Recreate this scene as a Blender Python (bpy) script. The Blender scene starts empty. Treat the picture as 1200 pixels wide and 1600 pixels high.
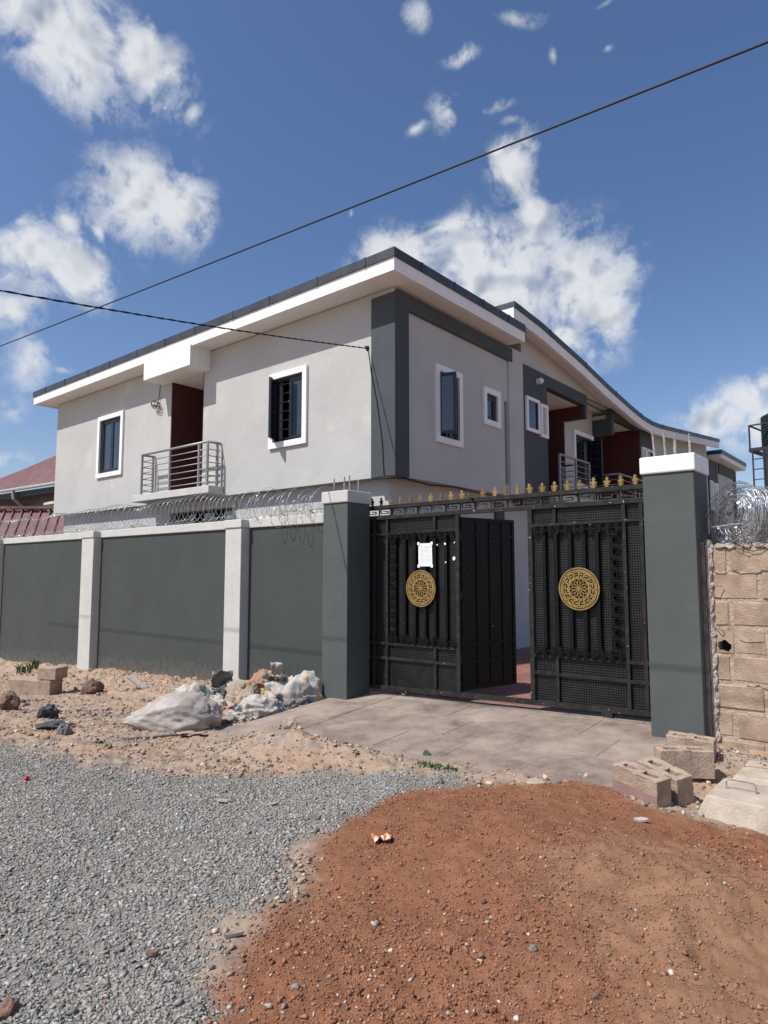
import bpy, bmesh, math, random
import numpy as np
from mathutils import Vector, Matrix, Euler, noise as mnoise
random.seed(7); rng = np.random.default_rng(11)
R = math.radians
scene = bpy.context.scene
col = scene.collection

# ------------------------------------------------------------------ camera (eye at the origin, X along the street, Y into the compound)
YAW, PITCH = R(39.8), math.atan(93.0/1030.0)
cd = bpy.data.cameras.new('camera'); cam = bpy.data.objects.new('camera', cd); col.objects.link(cam)
cd.sensor_fit = 'VERTICAL'; cd.sensor_height = 36.0; cd.sensor_width = 27.0
cd.lens = 36.0*1030.0/1600.0; cd.clip_start = 0.05; cd.clip_end = 6000
cam.rotation_euler = (math.pi/2 + PITCH, 0, YAW)
scene.camera = cam

# ------------------------------------------------------------------ sun, sky, exposure
SUNV = Vector((-0.43, -1.0, 1.5)).normalized()          # towards the sun
SUN_EL = math.asin(SUNV.z); SUN_AZ = math.atan2(SUNV.x, SUNV.y)
sd = bpy.data.lights.new('sun', 'SUN'); sd.energy = 5.0; sd.angle = R(0.53); sd.color = (1.0, 0.97, 0.93)
sun = bpy.data.objects.new('sun', sd); col.objects.link(sun)
sun.rotation_euler = (-SUNV).to_track_quat('-Z', 'Y').to_euler(); sun.location = (-20, -45, 70)
scene.view_settings.view_transform = 'Standard'; scene.view_settings.look = 'None'
scene.view_settings.exposure = 0.0; scene.view_settings.gamma = 1.0
scene.view_settings.use_curve_mapping = False
w = bpy.data.worlds.new('World'); scene.world = w; w.use_nodes = True
nt = w.node_tree; nt.nodes.clear(); N = nt.nodes.new; L = nt.links.new
def wmath(op, a, b=None, c=None, clamp=False):
    n = N('ShaderNodeMath'); n.operation = op; n.use_clamp = clamp
    for i, q in enumerate((a, b, c)):
        if q is None: continue
        if isinstance(q, (int, float)): n.inputs[i].default_value = q
        else: L(q, n.inputs[i])
    return n.outputs[0]
sky = N('ShaderNodeTexSky'); sky.sky_type = 'NISHITA'; sky.sun_disc = False
sky.sun_elevation = SUN_EL; sky.sun_rotation = SUN_AZ
sky.altitude = 150; sky.air_density = 1.0; sky.dust_density = 1.1; sky.ozone_density = 1.5
tc = N('ShaderNodeTexCoord'); D = tc.outputs['Generated']
wn = N('ShaderNodeTexNoise'); wn.inputs['Scale'].default_value = 9; wn.inputs['Detail'].default_value = 1.5
L(D, wn.inputs['Vector'])
ws = N('ShaderNodeVectorMath'); ws.operation = 'SUBTRACT'; L(wn.outputs['Color'], ws.inputs[0]); ws.inputs[1].default_value = (.5, .5, .5)
wm = N('ShaderNodeVectorMath'); wm.operation = 'MULTIPLY_ADD'; L(ws.outputs[0], wm.inputs[0]); wm.inputs[1].default_value = (.055, .055, .055); L(D, wm.inputs[2])
DW = wm.outputs[0]
# cumulus clouds: azimuth from +Y towards -X, elevation, half width, half height (degrees), roll, weight
CLOUDS = [
 (66.9, 37.6, 4.9, 2.6, 12, 1.1), (61.6, 37.3, 2.6, 2.0, 0, 1.05), (69.3, 38.4, 4.3, 2.0, 0, 1.0), (69.1, 35.8, 2.0, 1.1, 0, 0.9), (59.9, 28.6, 3.7, 2.7, 0, 1.1), (62.7, 29.0, 1.8, 2.1, 0, 0.9),
 (57.3, 28.5, 1.9, 1.5, 0, 0.9), (63.8, 26.0, 0.7, 0.8, 0, 0.6), (69.3, 23.4, 3.0, 2.4, 0, 0.9), (66.3, 23.0, 2.2, 2.0, 0, 0.95), (66.2, 26.2, 1.3, 1.3, 0, 0.6), (69.9, 25.8, 1.6, 1.0, 0, 0.55),
 (70.0, 19.2, 2.5, 2.2, 0, 0.6), (68.9, 16.1, 2.2, 3.2, -20, 0.55), (66.4, 15.0, 0.8, 0.5, 0, 0.6), (69.5, 8.4, 2.6, 1.1, 0, 0.55), (69.6, 11.7, 2.1, 1.9, 0, 0.4), (37.5, 26.4, 3.6, 2.1, 0, 1.05),
 (32.9, 26.2, 3.1, 2.8, 0, 1.0), (29.0, 24.0, 4.8, 3.6, 0, 1.15), (23.0, 23.0, 3.6, 3.3, 0, 1.1), (20.5, 20.8, 2.1, 2.4, 0, 1.0), (34.0, 28.6, 2.3, 1.3, 0, 0.75), (30.6, 28.0, 1.2, 1.2, 0, 0.7),
 (24.7, 19.2, 5.4, 2.3, 0, 0.85), (27.7, 31.8, 1.8, 1.9, -5, 1.0), (26.9, 29.3, 1.4, 1.7, 0, 0.85), (28.8, 33.5, 0.9, 0.6, 0, 0.7), (34.5, 35.7, 1.5, 1.6, 25, 0.75), (36.9, 34.8, 1.1, 0.7, 0, 0.7),
 (29.6, 36.2, 1.5, 0.7, 0, 0.6), (28.2, 35.2, 1.2, 0.4, 10, 0.45), (37.4, 41.9, 0.9, 1.1, 0, 0.55), (32.7, 40.1, 2.2, 0.8, -15, 0.5), (28.0, 41.5, 2.2, 0.8, 0, 0.5), (24.9, 39.0, 0.4, 0.6, 0, 0.55),
 (19.7, 40.7, 1.6, 0.4, 0, 0.35), (20.1, 38.2, 0.7, 0.4, 0, 0.35), (56.9, 35.2, 0.8, 0.6, 30, 0.5), (59.0, 35.2, 0.4, 0.3, 0, 0.4), (10.8, 13.0, 2.5, 1.7, 0, 0.9), (13.1, 11.8, 3.0, 1.7, 0, 0.9),
 (9.6, 11.2, 1.6, 2.4, 0, 0.8), (15.4, 11.3, 1.4, 1.2, 0, 0.5), (9.5, 14.0, 1.2, 1.2, 0, 0.7), (11.4, 9.4, 2.5, 1.2, 0, 0.5), (15.9, 23.5, 0.4, 0.4, 0, 0.3), (43.3, 29.6, 0.4, 0.7, 0, 0.3),
 # the rest of the same sky, behind and beside the camera
 (-24, 30, 5, 3, 0, 1.0), (-70, 24, 6, 3, 0, 1.0), (-120, 30, 6, 3, 0, 1.0), (100, 34, 5, 3, 0, 1.0), (130, 20, 6, 3, 0, 1.0), (170, 26, 5, 3, 0, 1.0), (40, 66, 4, 3, 0, .9),
]
field = None
for az, el, hw, hh, roll, wt in CLOUDS:
    a, e = R(az), R(el)
    d = Vector((-math.sin(a)*math.cos(e), math.cos(a)*math.cos(e), math.sin(e)))
    rt = Vector((math.cos(a), math.sin(a), 0)); up = rt.cross(d); up = -d.cross(rt)
    up = rt.cross(d)
    if up.z < 0: up = -up
    q = Matrix.Rotation(R(roll), 3, d)
    rt, up = q @ rt, q @ up
    m = Matrix((rt, up, rt.cross(up))).transposed()
    mp = N('ShaderNodeMapping'); mp.vector_type = 'TEXTURE'; L(DW, mp.inputs['Vector'])
    mp.inputs['Location'].default_value = d; mp.inputs['Rotation'].default_value = m.to_euler('XYZ')
    mp.inputs['Scale'].default_value = (math.tan(R(hw))*1.25, math.tan(R(hh))*1.25, .5)
    ln = N('ShaderNodeVectorMath'); ln.operation = 'LENGTH'; L(mp.outputs[0], ln.inputs[0])
    v = wmath('MULTIPLY_ADD', ln.outputs['Value'], -1.0, wt*1.12)
    field = v if field is None else wmath('SMOOTH_MAX', field, v, .12)
def fbm(vec, sc, det=9, rough=.6):
    n = N('ShaderNodeTexNoise'); n.inputs['Scale'].default_value = sc; n.inputs['Detail'].default_value = det
    n.inputs['Roughness'].default_value = rough; L(vec, n.inputs['Vector']); return n.outputs['Fac']
f1 = fbm(DW, 15, 10, .66)
off = N('ShaderNodeVectorMath'); off.operation = 'ADD'; L(DW, off.inputs[0]); off.inputs[1].default_value = (-.005, -.010, .016)
f2 = fbm(off.outputs[0], 17, 2, .5)
bil = wmath('ABSOLUTE', wmath('MULTIPLY_ADD', fbm(DW, 30, 3, .5), 2.0, -1.0))
dens = wmath('MULTIPLY_ADD', wmath('SUBTRACT', f1, .5), 2.7, wmath('MULTIPLY_ADD', wmath('SUBTRACT', .20, bil), .35, field))
alpha = N('ShaderNodeMapRange'); alpha.interpolation_type = 'SMOOTHSTEP'; L(dens, alpha.inputs[0])
alpha.inputs['From Min'].default_value = -.10; alpha.inputs['From Max'].default_value = 1.0; alpha.inputs['To Max'].default_value = .95
f1s = fbm(DW, 17, 2, .5)
lit = wmath('MULTIPLY_ADD', wmath('SUBTRACT', f1s, f2), 3.2, wmath('MULTIPLY_ADD', bil, -.18, .93), clamp=True)
thick = N('ShaderNodeMapRange'); L(dens, thick.inputs[0]); thick.inputs['From Min'].default_value = .35; thick.inputs['From Max'].default_value = 1.25
thick.inputs['To Min'].default_value = 0; thick.inputs['To Max'].default_value = .45
lit2 = wmath('SUBTRACT', lit, wmath('MULTIPLY', thick.outputs[0], .55), clamp=True)
cr = N('ShaderNodeMix'); cr.data_type = 'RGBA'; L(lit2, cr.inputs['Factor'])
cr.inputs['A'].default_value = (.36, .42, .53, 1); cr.inputs['B'].default_value = (.96, .97, .985, 1)
sat = N('ShaderNodeHueSaturation'); sat.inputs['Saturation'].default_value = 1.17; L(sky.outputs[0], sat.inputs['Color'])
tint = N('ShaderNodeMix'); tint.data_type = 'RGBA'; tint.blend_type = 'MULTIPLY'; tint.inputs['Factor'].default_value = 1
L(sat.outputs[0], tint.inputs['A']); tint.inputs['B'].default_value = (1.09, 1.0, 1.05, 1)
b1 = N('ShaderNodeBackground'); b1.inputs['Strength'].default_value = .122; L(tint.outputs['Result'], b1.inputs['Color'])
b2 = N('ShaderNodeBackground'); b2.inputs['Strength'].default_value = .90; L(cr.outputs['Result'], b2.inputs['Color'])
mx = N('ShaderNodeMixShader'); L(alpha.outputs[0], mx.inputs[0]); L(b1.outputs[0], mx.inputs[1]); L(b2.outputs[0], mx.inputs[2])
wo = N('ShaderNodeOutputWorld'); L(mx.outputs[0], wo.inputs['Surface'])
w.cycles.sampling_method = 'MANUAL'; w.cycles.sample_map_resolution = 512

# ------------------------------------------------------------------ materials
def mat(name, c, rough=.85, c2=None, var=.25, scale=3.0, bump=.0, bscale=60.0, metal=0.0, streak=0.0, spec=.35, speck=None, speck_sc=40, speck_th=.68, extra=None):
    m = bpy.data.materials.new(name); m.use_nodes = True
    t = m.node_tree; n = t.nodes; l = t.links
    p = n['Principled BSDF']; p.inputs['Roughness'].default_value = rough; p.inputs['Metallic'].default_value = metal
    p.inputs['Specular IOR Level'].default_value = spec
    g = n.new('ShaderNodeNewGeometry'); pos = g.outputs['Position']
    a = n.new('ShaderNodeTexNoise'); a.inputs['Scale'].default_value = scale; a.inputs['Detail'].default_value = 7; a.inputs['Roughness'].default_value = .6
    l.new(pos, a.inputs['Vector'])
    mr = n.new('ShaderNodeMapRange'); mr.inputs['From Min'].default_value = .3; mr.inputs['From Max'].default_value = .7; l.new(a.outputs['Fac'], mr.inputs[0])
    cm = n.new('ShaderNodeMix'); cm.data_type = 'RGBA'; l.new(mr.outputs[0], cm.inputs['Factor'])
    cA = tuple(x*(1-var) for x in c); cB = tuple(min(1, x*(1+var)) for x in c) if c2 is None else c2
    cm.inputs['A'].default_value = (*cA, 1); cm.inputs['B'].default_value = (*cB, 1)
    out = cm.outputs['Result']
    if streak:
        mp = n.new('ShaderNodeMapping'); mp.inputs['Scale'].default_value = (5, 5, .35); l.new(pos, mp.inputs['Vector'])
        s = n.new('ShaderNodeTexNoise'); s.inputs['Scale'].default_value = 1.3; s.inputs['Detail'].default_value = 8; s.inputs['Roughness'].default_value = .7; l.new(mp.outputs[0], s.inputs['Vector'])
        r2 = n.new('ShaderNodeMapRange'); r2.inputs['From Min'].default_value = .35; r2.inputs['From Max'].default_value = .75
        r2.inputs['To Min'].default_value = 1 + streak*.4; r2.inputs['To Max'].default_value = 1 - streak; l.new(s.outputs['Fac'], r2.inputs[0])
        mm = n.new('ShaderNodeMix'); mm.data_type = 'RGBA'; mm.blend_type = 'MULTIPLY'; mm.inputs['Factor'].default_value = 1
        l.new(out, mm.inputs['A']); l.new(r2.outputs[0], mm.inputs['B']); out = mm.outputs['Result']
    if speck is not None:
        s = n.new('ShaderNodeTexNoise'); s.inputs['Scale'].default_value = speck_sc; s.inputs['Detail'].default_value = 5; l.new(pos, s.inputs['Vector'])
        r2 = n.new('ShaderNodeMapRange'); r2.inputs['From Min'].default_value = speck_th; r2.inputs['From Max'].default_value = speck_th+.05; l.new(s.outputs['Fac'], r2.inputs[0])
        mm = n.new('ShaderNodeMix'); mm.data_type = 'RGBA'; l.new(r2.outputs[0], mm.inputs['Factor'])
        l.new(out, mm.inputs['A']); mm.inputs['B'].default_value = (*speck, 1); out = mm.outputs['Result']
    if extra: out = extra(n, l, pos, out, p)
    l.new(out, p.inputs['Base Color'])
    if bump:
        b = n.new('ShaderNodeTexNoise'); b.inputs['Scale'].default_value = bscale; b.inputs['Detail'].default_value = 6; l.new(pos, b.inputs['Vector'])
        bp = n.new('ShaderNodeBump'); bp.inputs['Strength'].default_value = bump; bp.inputs['Distance'].default_value = .02
        l.new(b.outputs['Fac'], bp.inputs['Height']); l.new(bp.outputs[0], p.inputs['Normal'])
    return m
M = {}
M['wall'] = mat('house_wall_paint', (.466, .464, .440), .9, var=.07, scale=.9, bump=.42, bscale=5, streak=.02, speck=(.53, .52, .47), speck_sc=1.1, speck_th=.63)
M['wall2'] = M['wall']
M['white'] = mat('white_paint', (.82, .81, .79), .75, var=.03, scale=2, bump=.08, bscale=20, streak=.06)
M['slate'] = mat('slate_blue_paint', (.062, .072, .078), .75, var=.07, scale=2, bump=.12, bscale=18, streak=.08)
M['maroon'] = mat('maroon_paint', (.085, .024, .021), .8, var=.1, scale=2)
def mudfoot(n, l, pos, out, p):
    s = n.new('ShaderNodeSeparateXYZ'); l.new(pos, s.inputs[0])
    g = n.new('ShaderNodeMath'); g.operation = 'MULTIPLY_ADD'; l.new(s.outputs['X'], g.inputs[0]); g.inputs[1].default_value = -.047; g.inputs[2].default_value = 1.38
    h = n.new('ShaderNodeMath'); h.operation = 'ADD'; l.new(s.outputs['Z'], h.inputs[0]); l.new(g.outputs[0], h.inputs[1])
    q = n.new('ShaderNodeTexNoise'); q.inputs['Scale'].default_value = 9; q.inputs['Detail'].default_value = 7; l.new(pos, q.inputs['Vector'])
    k = n.new('ShaderNodeMath'); k.operation = 'MULTIPLY_ADD'; l.new(q.outputs['Fac'], k.inputs[0]); k.inputs[1].default_value = -.9; l.new(h.outputs[0], k.inputs[2])
    r = n.new('ShaderNodeMapRange'); l.new(k.outputs[0], r.inputs[0]); r.inputs['From Min'].default_value = -.12; r.inputs['From Max'].default_value = -.50; r.inputs['To Max'].default_value = .35
    c = n.new('ShaderNodeMix'); c.data_type = 'RGBA'; l.new(r.outputs[0], c.inputs['Factor']); l.new(out, c.inputs['A']); c.inputs['B'].default_value = (.21, .165, .125, 1); return c.outputs['Result']
M['fence'] = mat('dark_green_grey_paint', (.055, .063, .059), .8, var=.09, scale=1.3, bump=.22, bscale=9, streak=.05, speck=(.16, .17, .16), speck_sc=30, speck_th=.76, extra=mudfoot)
M['gpillar'] = mat('gate_pillar_paint', (.081, .093, .088), .8, var=.07, scale=2.2, bump=.2, bscale=10, streak=.05)
M['palegrey'] = mat('pale_grey_paint', (.52, .515, .48), .85, var=.06, scale=3, bump=.15, bscale=14, streak=.10)
M['flash'] = mat('roof_flashing', (.028, .034, .042), .45, c2=(.06, .066, .075), scale=2.5, spec=.5, bump=.1, bscale=5)
M['alu'] = mat('dark_aluminium', (.018, .022, .028), .4, var=.2, spec=.5)
M['glass'] = mat('dark_glass', (.016, .026, .040), .05, var=.1, spec=1.0)
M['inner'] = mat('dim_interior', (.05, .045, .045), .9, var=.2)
M['rail'] = mat('grey_rail_metal', (.30, .29, .285), .45, var=.1, metal=.35, spec=.5)
M['gate'] = mat('black_gate_paint', (.004, .004, .0045), .5, var=.4, scale=9, spec=.22, speck=(.34, .34, .32), speck_sc=22, speck_th=.72)
M['gatedust'] = mat('dusty_black_metal', (.008, .0078, .0073), .75, c2=(.034, .032, .028), scale=9, spec=.3, speck=(.42, .41, .37), speck_sc=26, speck_th=.69)
M['gatesheet'] = mat('embossed_black_sheet', (.004, .004, .0045), .45, c2=(.009, .009, .0088), scale=5, spec=.25)
M['dots'] = mat('raised_dot_glints', (.008, .008, .008), .4, c2=(.031, .030, .029), scale=6, spec=.5)  # sun glints on the embossed dots, put in as a lighter colour
M['meander'] = mat('worn_meander_metal', (.020, .018, .016), .7, c2=(.10, .09, .078), scale=12)
M['gold'] = mat('gold_paint', (.36, .235, .080), .42, c2=(.50, .34, .125), scale=20, metal=.55, spec=.5)
M['goldold'] = mat('faded_gold_paint', (.20, .135, .050), .55, c2=(.32, .225, .09), scale=25, metal=.5)
M['black'] = mat('black_cable', (.012, .012, .013), .6, var=.2)
M['wire'] = mat('galvanised_wire', (.50, .51, .52), .35, var=.2, metal=.75, spec=.5)
M['rust'] = mat('rusty_rebar', (.20, .17, .15), .85, c2=(.42, .40, .37), scale=30)
M['block'] = mat('sandcrete_block', (.355, .255, .178), .95, c2=(.46, .345, .252), scale=7, bump=.5, bscale=70, speck=(.30, .23, .17), speck_sc=55, speck_th=.64)
M['block2'] = mat('loose_sandcrete_block', (.36, .262, .195), .95, c2=(.47, .36, .275), scale=9, bump=.5, bscale=80)
M['mortar'] = mat('pale_mortar', (.39, .30, .22), .95, c2=(.50, .405, .315), scale=9, bump=.8, bscale=45)
M['render'] = mat('crusty_cement', (.40, .355, .30), .95, c2=(.60, .55, .49), scale=14, bump=.9, bscale=40, speck=(.06, .05, .045), speck_sc=38, speck_th=.63)
M['slab'] = mat('cast_concrete', (.42, .35, .27), .95, c2=(.53, .455, .365), scale=5, bump=.4, bscale=60)
M['redroof'] = mat('red_roof_sheet', (.14, .055, .052), .55, c2=(.21, .095, .09), scale=2.5, spec=.4)
M['brownwall'] = mat('brown_render', (.13, .115, .11), .9, var=.15)
M['cream'] = mat('cream_frame', (.60, .56, .46), .7, var=.1)
M['gutter'] = mat('grey_gutter', (.38, .37, .36), .6, var=.1)
M['steel'] = mat('dark_steel', (.022, .026, .034), .55, var=.3, spec=.4)
M['tank'] = mat('dark_tank_plastic', (.018, .028, .034), .45, var=.25, spec=.45)
M['paper'] = mat('white_paper', (.80, .80, .79), .8, var=.02)
M['wood'] = mat('weathered_board', (.16, .13, .11), .9, c2=(.32, .28, .24), scale=11)
M['lampglass'] = mat('white_globe', (.75, .75, .74), .25, var=.02)
# dark red stamped paving, dust blown over it
def drive_mat(name, c, c2, dust, th):
    def ex(n, l, pos, out, p):
        s = n.new('ShaderNodeTexNoise'); s.inputs['Scale'].default_value = 1.5; s.inputs['Detail'].default_value = 9; s.inputs['Roughness'].default_value = .68; l.new(pos, s.inputs['Vector'])
        r = n.new('ShaderNodeMapRange'); r.inputs['From Min'].default_value = th; r.inputs['From Max'].default_value = th+.28; l.new(s.outputs['Fac'], r.inputs[0])
        r.inputs['To Max'].default_value = .9
        k = n.new('ShaderNodeMix'); k.data_type = 'RGBA'; l.new(r.outputs[0], k.inputs['Factor']); l.new(out, k.inputs['A']); k.inputs['B'].default_value = (*dust, 1)
        return k.outputs['Result']
    return mat(name, c, .9, c2=c2, scale=4, bump=.35, bscale=28, extra=ex)
M['drive'] = drive_mat('stamped_driveway', (.170, .137, .113), (.275, .206, .165), (.385, .315, .255), .40)
M['paver'] = drive_mat('red_paving', (.22, .095, .072), (.30, .145, .112), (.32, .21, .17), .52)

# ------------------------------------------------------------------ builders
def sm(a, b, x):
    t = np.clip((x-a)/(b-a), 0, 1); return t*t*(3-2*t)
class MB:
    def __init__(s): s.v = []; s.f = []
    def add(s, vs, fs):
        o = len(s.v); s.v += [tuple(q) for q in vs]; s.f += [tuple(i+o for i in q) for q in fs]; return s
    def box(s, x0, x1, y0, y1, z0, z1):
        x0, x1 = min(x0, x1), max(x0, x1); y0, y1 = min(y0, y1), max(y0, y1); z0, z1 = min(z0, z1), max(z0, z1)
        return s.add([(x0,y0,z0),(x1,y0,z0),(x1,y1,z0),(x0,y1,z0),(x0,y0,z1),(x1,y0,z1),(x1,y1,z1),(x0,y1,z1)],
                     [(0,3,2,1),(4,5,6,7),(0,1,5,4),(1,2,6,5),(2,3,7,6),(3,0,4,7)])
    def bar(s, a, b, wd, ht, up=(0,0,1)):
        a, b = Vector(a), Vector(b); d = (b-a).normalized(); u = Vector(up)
        if abs(d.dot(u)) > .99: u = Vector((0, 1, 0))
        sd_ = d.cross(u).normalized(); u = sd_.cross(d)
        vs = []
        for p in (a, b):
            for i, j in ((-1,-1),(1,-1),(1,1),(-1,1)): vs.append(p + sd_*wd/2*i + u*ht/2*j)
        return s.add(vs, [(0,1,2,3),(7,6,5,4),(0,4,5,1),(1,5,6,2),(2,6,7,3),(3,7,4,0)])
    def tube(s, pts, r, n=6, caps=True):
        pts = [Vector(p) for p in pts]; rs = r if isinstance(r, (list, tuple)) else [r]*len(pts)
        ref = Vector((0.13, 0.21, 1)).normalized(); vs = []; prev = None
        for i, p in enumerate(pts):
            d = (pts[min(i+1, len(pts)-1)] - pts[max(i-1, 0)]).normalized()
            if prev is None:
                u = d.cross(ref)
                if u.length < .05: u = d.cross(Vector((1, 0, 0)))
                u.normalize()
            else: u = (prev - d*prev.dot(d)).normalized()
            prev = u; q = d.cross(u)
            for k in range(n):
                t = 2*math.pi*k/n; vs.append(p + (u*math.cos(t) + q*math.sin(t))*rs[i])
        fs = []
        for i in range(len(pts)-1):
            for k in range(n): fs.append((i*n+k, i*n+(k+1) % n, (i+1)*n+(k+1) % n, (i+1)*n+k))
        if caps: fs += [tuple(range(n-1, -1, -1)), tuple(range((len(pts)-1)*n, len(pts)*n))]
        return s.add(vs, fs)
    def prism(s, poly, mp, d0, d1):           # 2-D polygon (ccw) pushed from depth d0 to d1, mp(u, v, d) -> xyz
        n = len(poly); vs = [mp(u, v, d0) for u, v in poly] + [mp(u, v, d1) for u, v in poly]
        fs = [tuple(range(n-1, -1, -1)), tuple(range(n, 2*n))] + [(i, (i+1) % n, n+(i+1) % n, n+i) for i in range(n)]
        return s.add(vs, fs)
    def ribbon(s, pts, wd, mp, d0, d1, closed=False):   # 2-D polyline with a width, given depth
        n = len(pts); P = [Vector((p[0], p[1])) for p in pts]; lf = []; rt = []
        for i in range(n):
            a = P[(i-1) % n] if closed or i > 0 else P[i]; b = P[(i+1) % n] if closed or i < n-1 else P[i]
            d = (b-a).normalized(); nn = Vector((-d.y, d.x)); lf.append(P[i]+nn*wd/2); rt.append(P[i]-nn*wd/2)
        vs = [mp(*q, d1) for q in lf] + [mp(*q, d1) for q in rt] + [mp(*q, d0) for q in lf] + [mp(*q, d0) for q in rt]
        fs = []
        for i in range(n if closed else n-1):
            j = (i+1) % n
            fs += [(i, j, n+j, n+i), (2*n+i, 3*n+i, 3*n+j, 2*n+j), (i, 2*n+i, 2*n+j, j), (n+i, n+j, 3*n+j, 3*n+i)]
        if not closed: fs += [(0, n, 3*n, 2*n), (n-1, 3*n-1, 4*n-1, 2*n-1)]
        return s.add(vs, fs)
    def mesh(s, name, off=(0,0,0)):
        me = bpy.data.meshes.new(name); o = Vector(off)
        me.from_pydata([tuple(Vector(q)-o) for q in s.v], [], s.f); me.update(); return me
    def build(s, name, m, parent=None, smooth=False, bevel=0, local=False):
        off = (0,0,0) if (parent is None or local) else ORG[root_of(parent)]
        me = s.mesh(name, off); bm = bmesh.new(); bm.from_mesh(me); bmesh.ops.recalc_face_normals(bm, faces=bm.faces); bm.to_mesh(me); bm.free()
        me.materials.append(M[m] if isinstance(m, str) else m)
        if smooth: me.polygons.foreach_set('use_smooth', [True]*len(me.polygons))
        o = bpy.data.objects.new(name, me); col.objects.link(o)
        if parent: o.parent = parent
        if bevel:
            b = o.modifiers.new('bevel', 'BEVEL'); b.width = bevel; b.segments = 2; b.limit_method = 'ANGLE'
        return o
ORG = {}
def root_of(o):
    while o.parent: o = o.parent
    return o.name
def tag(o, label=None, cat=None, group=None, kind=None):
    if label: o['label'] = label
    if cat: o['category'] = cat
    if group: o['group'] = group
    if kind: o['kind'] = kind
    return o
def thing(name, label, cat, loc=(0,0,0), rot=(0,0,0), group=None):
    o = bpy.data.objects.new(name, None); col.objects.link(o); o.location = loc; o.rotation_euler = rot; o.empty_display_size = .2
    ORG[o.name] = Vector(loc); return tag(o, label, cat, group)
def share(o, parent, loc=None, rot=None, sc=None):          # a copy that shares the mesh
    c = o.copy(); col.objects.link(c); c.parent = parent
    if loc is not None: c.location = loc
    if rot is not None: c.rotation_euler = rot
    if sc is not None: c.scale = sc
    return c
def npmesh(name, V, F, m, cols=None, smooth=False):          # big numpy mesh; F is (n, k)
    me = bpy.data.meshes.new(name); n, k = F.shape
    me.vertices.add(len(V)); me.vertices.foreach_set('co', V.astype(np.float32).ravel())
    me.loops.add(n*k); me.loops.foreach_set('vertex_index', F.astype(np.int32).ravel())
    me.polygons.add(n); me.polygons.foreach_set('loop_start', np.arange(0, n*k, k, dtype=np.int32))
    me.update(calc_edges=True)
    if smooth: me.polygons.foreach_set('use_smooth', np.ones(n, bool))
    if cols is not None:
        for nm, arr in cols.items():
            at = me.attributes.new(nm, 'FLOAT_COLOR', 'POINT'); c4 = np.ones((len(V), 4), np.float32); c4[:, :arr.shape[1]] = arr
            at.data.foreach_set('color', c4.ravel())
    me.materials.append(m); o = bpy.data.objects.new(name, me); col.objects.link(o); return o
# numpy value noise
_T = rng.random((256, 256))
def vn(x, y):
    xi = np.floor(x).astype(int); yi = np.floor(y).astype(int); fx = x-xi; fy = y-yi
    fx = fx*fx*(3-2*fx); fy = fy*fy*(3-2*fy); g = lambda a, b: _T[a & 255, b & 255]
    return (g(xi, yi)*(1-fx)+g(xi+1, yi)*fx)*(1-fy)+(g(xi, yi+1)*(1-fx)+g(xi+1, yi+1)*fx)*fy
def nfbm(x, y, sc, oc=5, gain=.5):
    s_ = 0; a = 1; t = 0
    for i in range(oc):
        s_ = s_ + a*(vn(x*sc+17.3*i, y*sc-9.1*i)-.5); t += a; a *= gain; sc *= 2.03
    return s_/t
def inpoly_sd(X, Y, poly):       # signed distance, positive inside
    P = np.array(poly); n = len(P); ins = np.zeros(X.shape, bool); dm = np.full(X.shape, 1e9)
    for i in range(n):
        a = P[i]; b = P[(i+1) % n]
        c = ((a[1] > Y) != (b[1] > Y)) & (X < (b[0]-a[0])*(Y-a[1])/(b[1]-a[1]+1e-12)+a[0]); ins ^= c
        e = b-a; t = np.clip(((X-a[0])*e[0]+(Y-a[1])*e[1])/(e@e+1e-12), 0, 1)
        dm = np.minimum(dm, np.hypot(X-a[0]-t*e[0], Y-a[1]-t*e[1]))
    return np.where(ins, dm, -dm)
GRAV = [(-9.5,2.2),(-7.9,2.61),(-6.66,2.85),(-5.88,2.8),(-4.93,3.38),(-4.21,3.81),(-3.71,4.42),(-3.1,4.8),(-2.98,4.46),(-3.24,3.88),(-3.05,3.15),(-2.88,2.61),(-2.55,2.35),(-2.54,2.04),(-2.32,1.8),(-2.22,1.64),(-2.06,1.5),(-1.89,1.2),(-1.8,-.5),(-9.5,-.5)]
RED = [(-3.27,4.2),(-3.09,4.45),(-2.72,4.55),(-2.45,4.95),(-2.05,5.2),(-1.65,4.9),(-1.36,4.92),(-.93,5.0),(2.5,5.2),(3,.2),(-1.2,.2),(-1.89,1.2),(-2.06,1.5),(-2.22,1.64),(-2.32,1.8),(-2.49,2.07),(-2.49,2.35),(-2.83,2.76),(-3.19,3.55)]
BROWN = [(-1.75,3.3),(-1.6,4.1),(-.3,4.45),(1.5,4.4),(1.5,1.5),(-.9,1.9),(-1.1,2.5),(-1.45,2.85)]
DRIVE = [(-6.35,7.4),(-6.35,6.5),(-6.2,5.3),(-5.5,5.2),(-4.75,5.2),(-4.0,5.15),(-3.2,5.2),(-2.63,5.35),(-2.08,5.55),(-1.9,6.1),(-1.6,7.4)]
def zdrive(X, Y): return -1.545+.036*(X+2.2)+.06*np.minimum(Y-7.1, 0)
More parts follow.
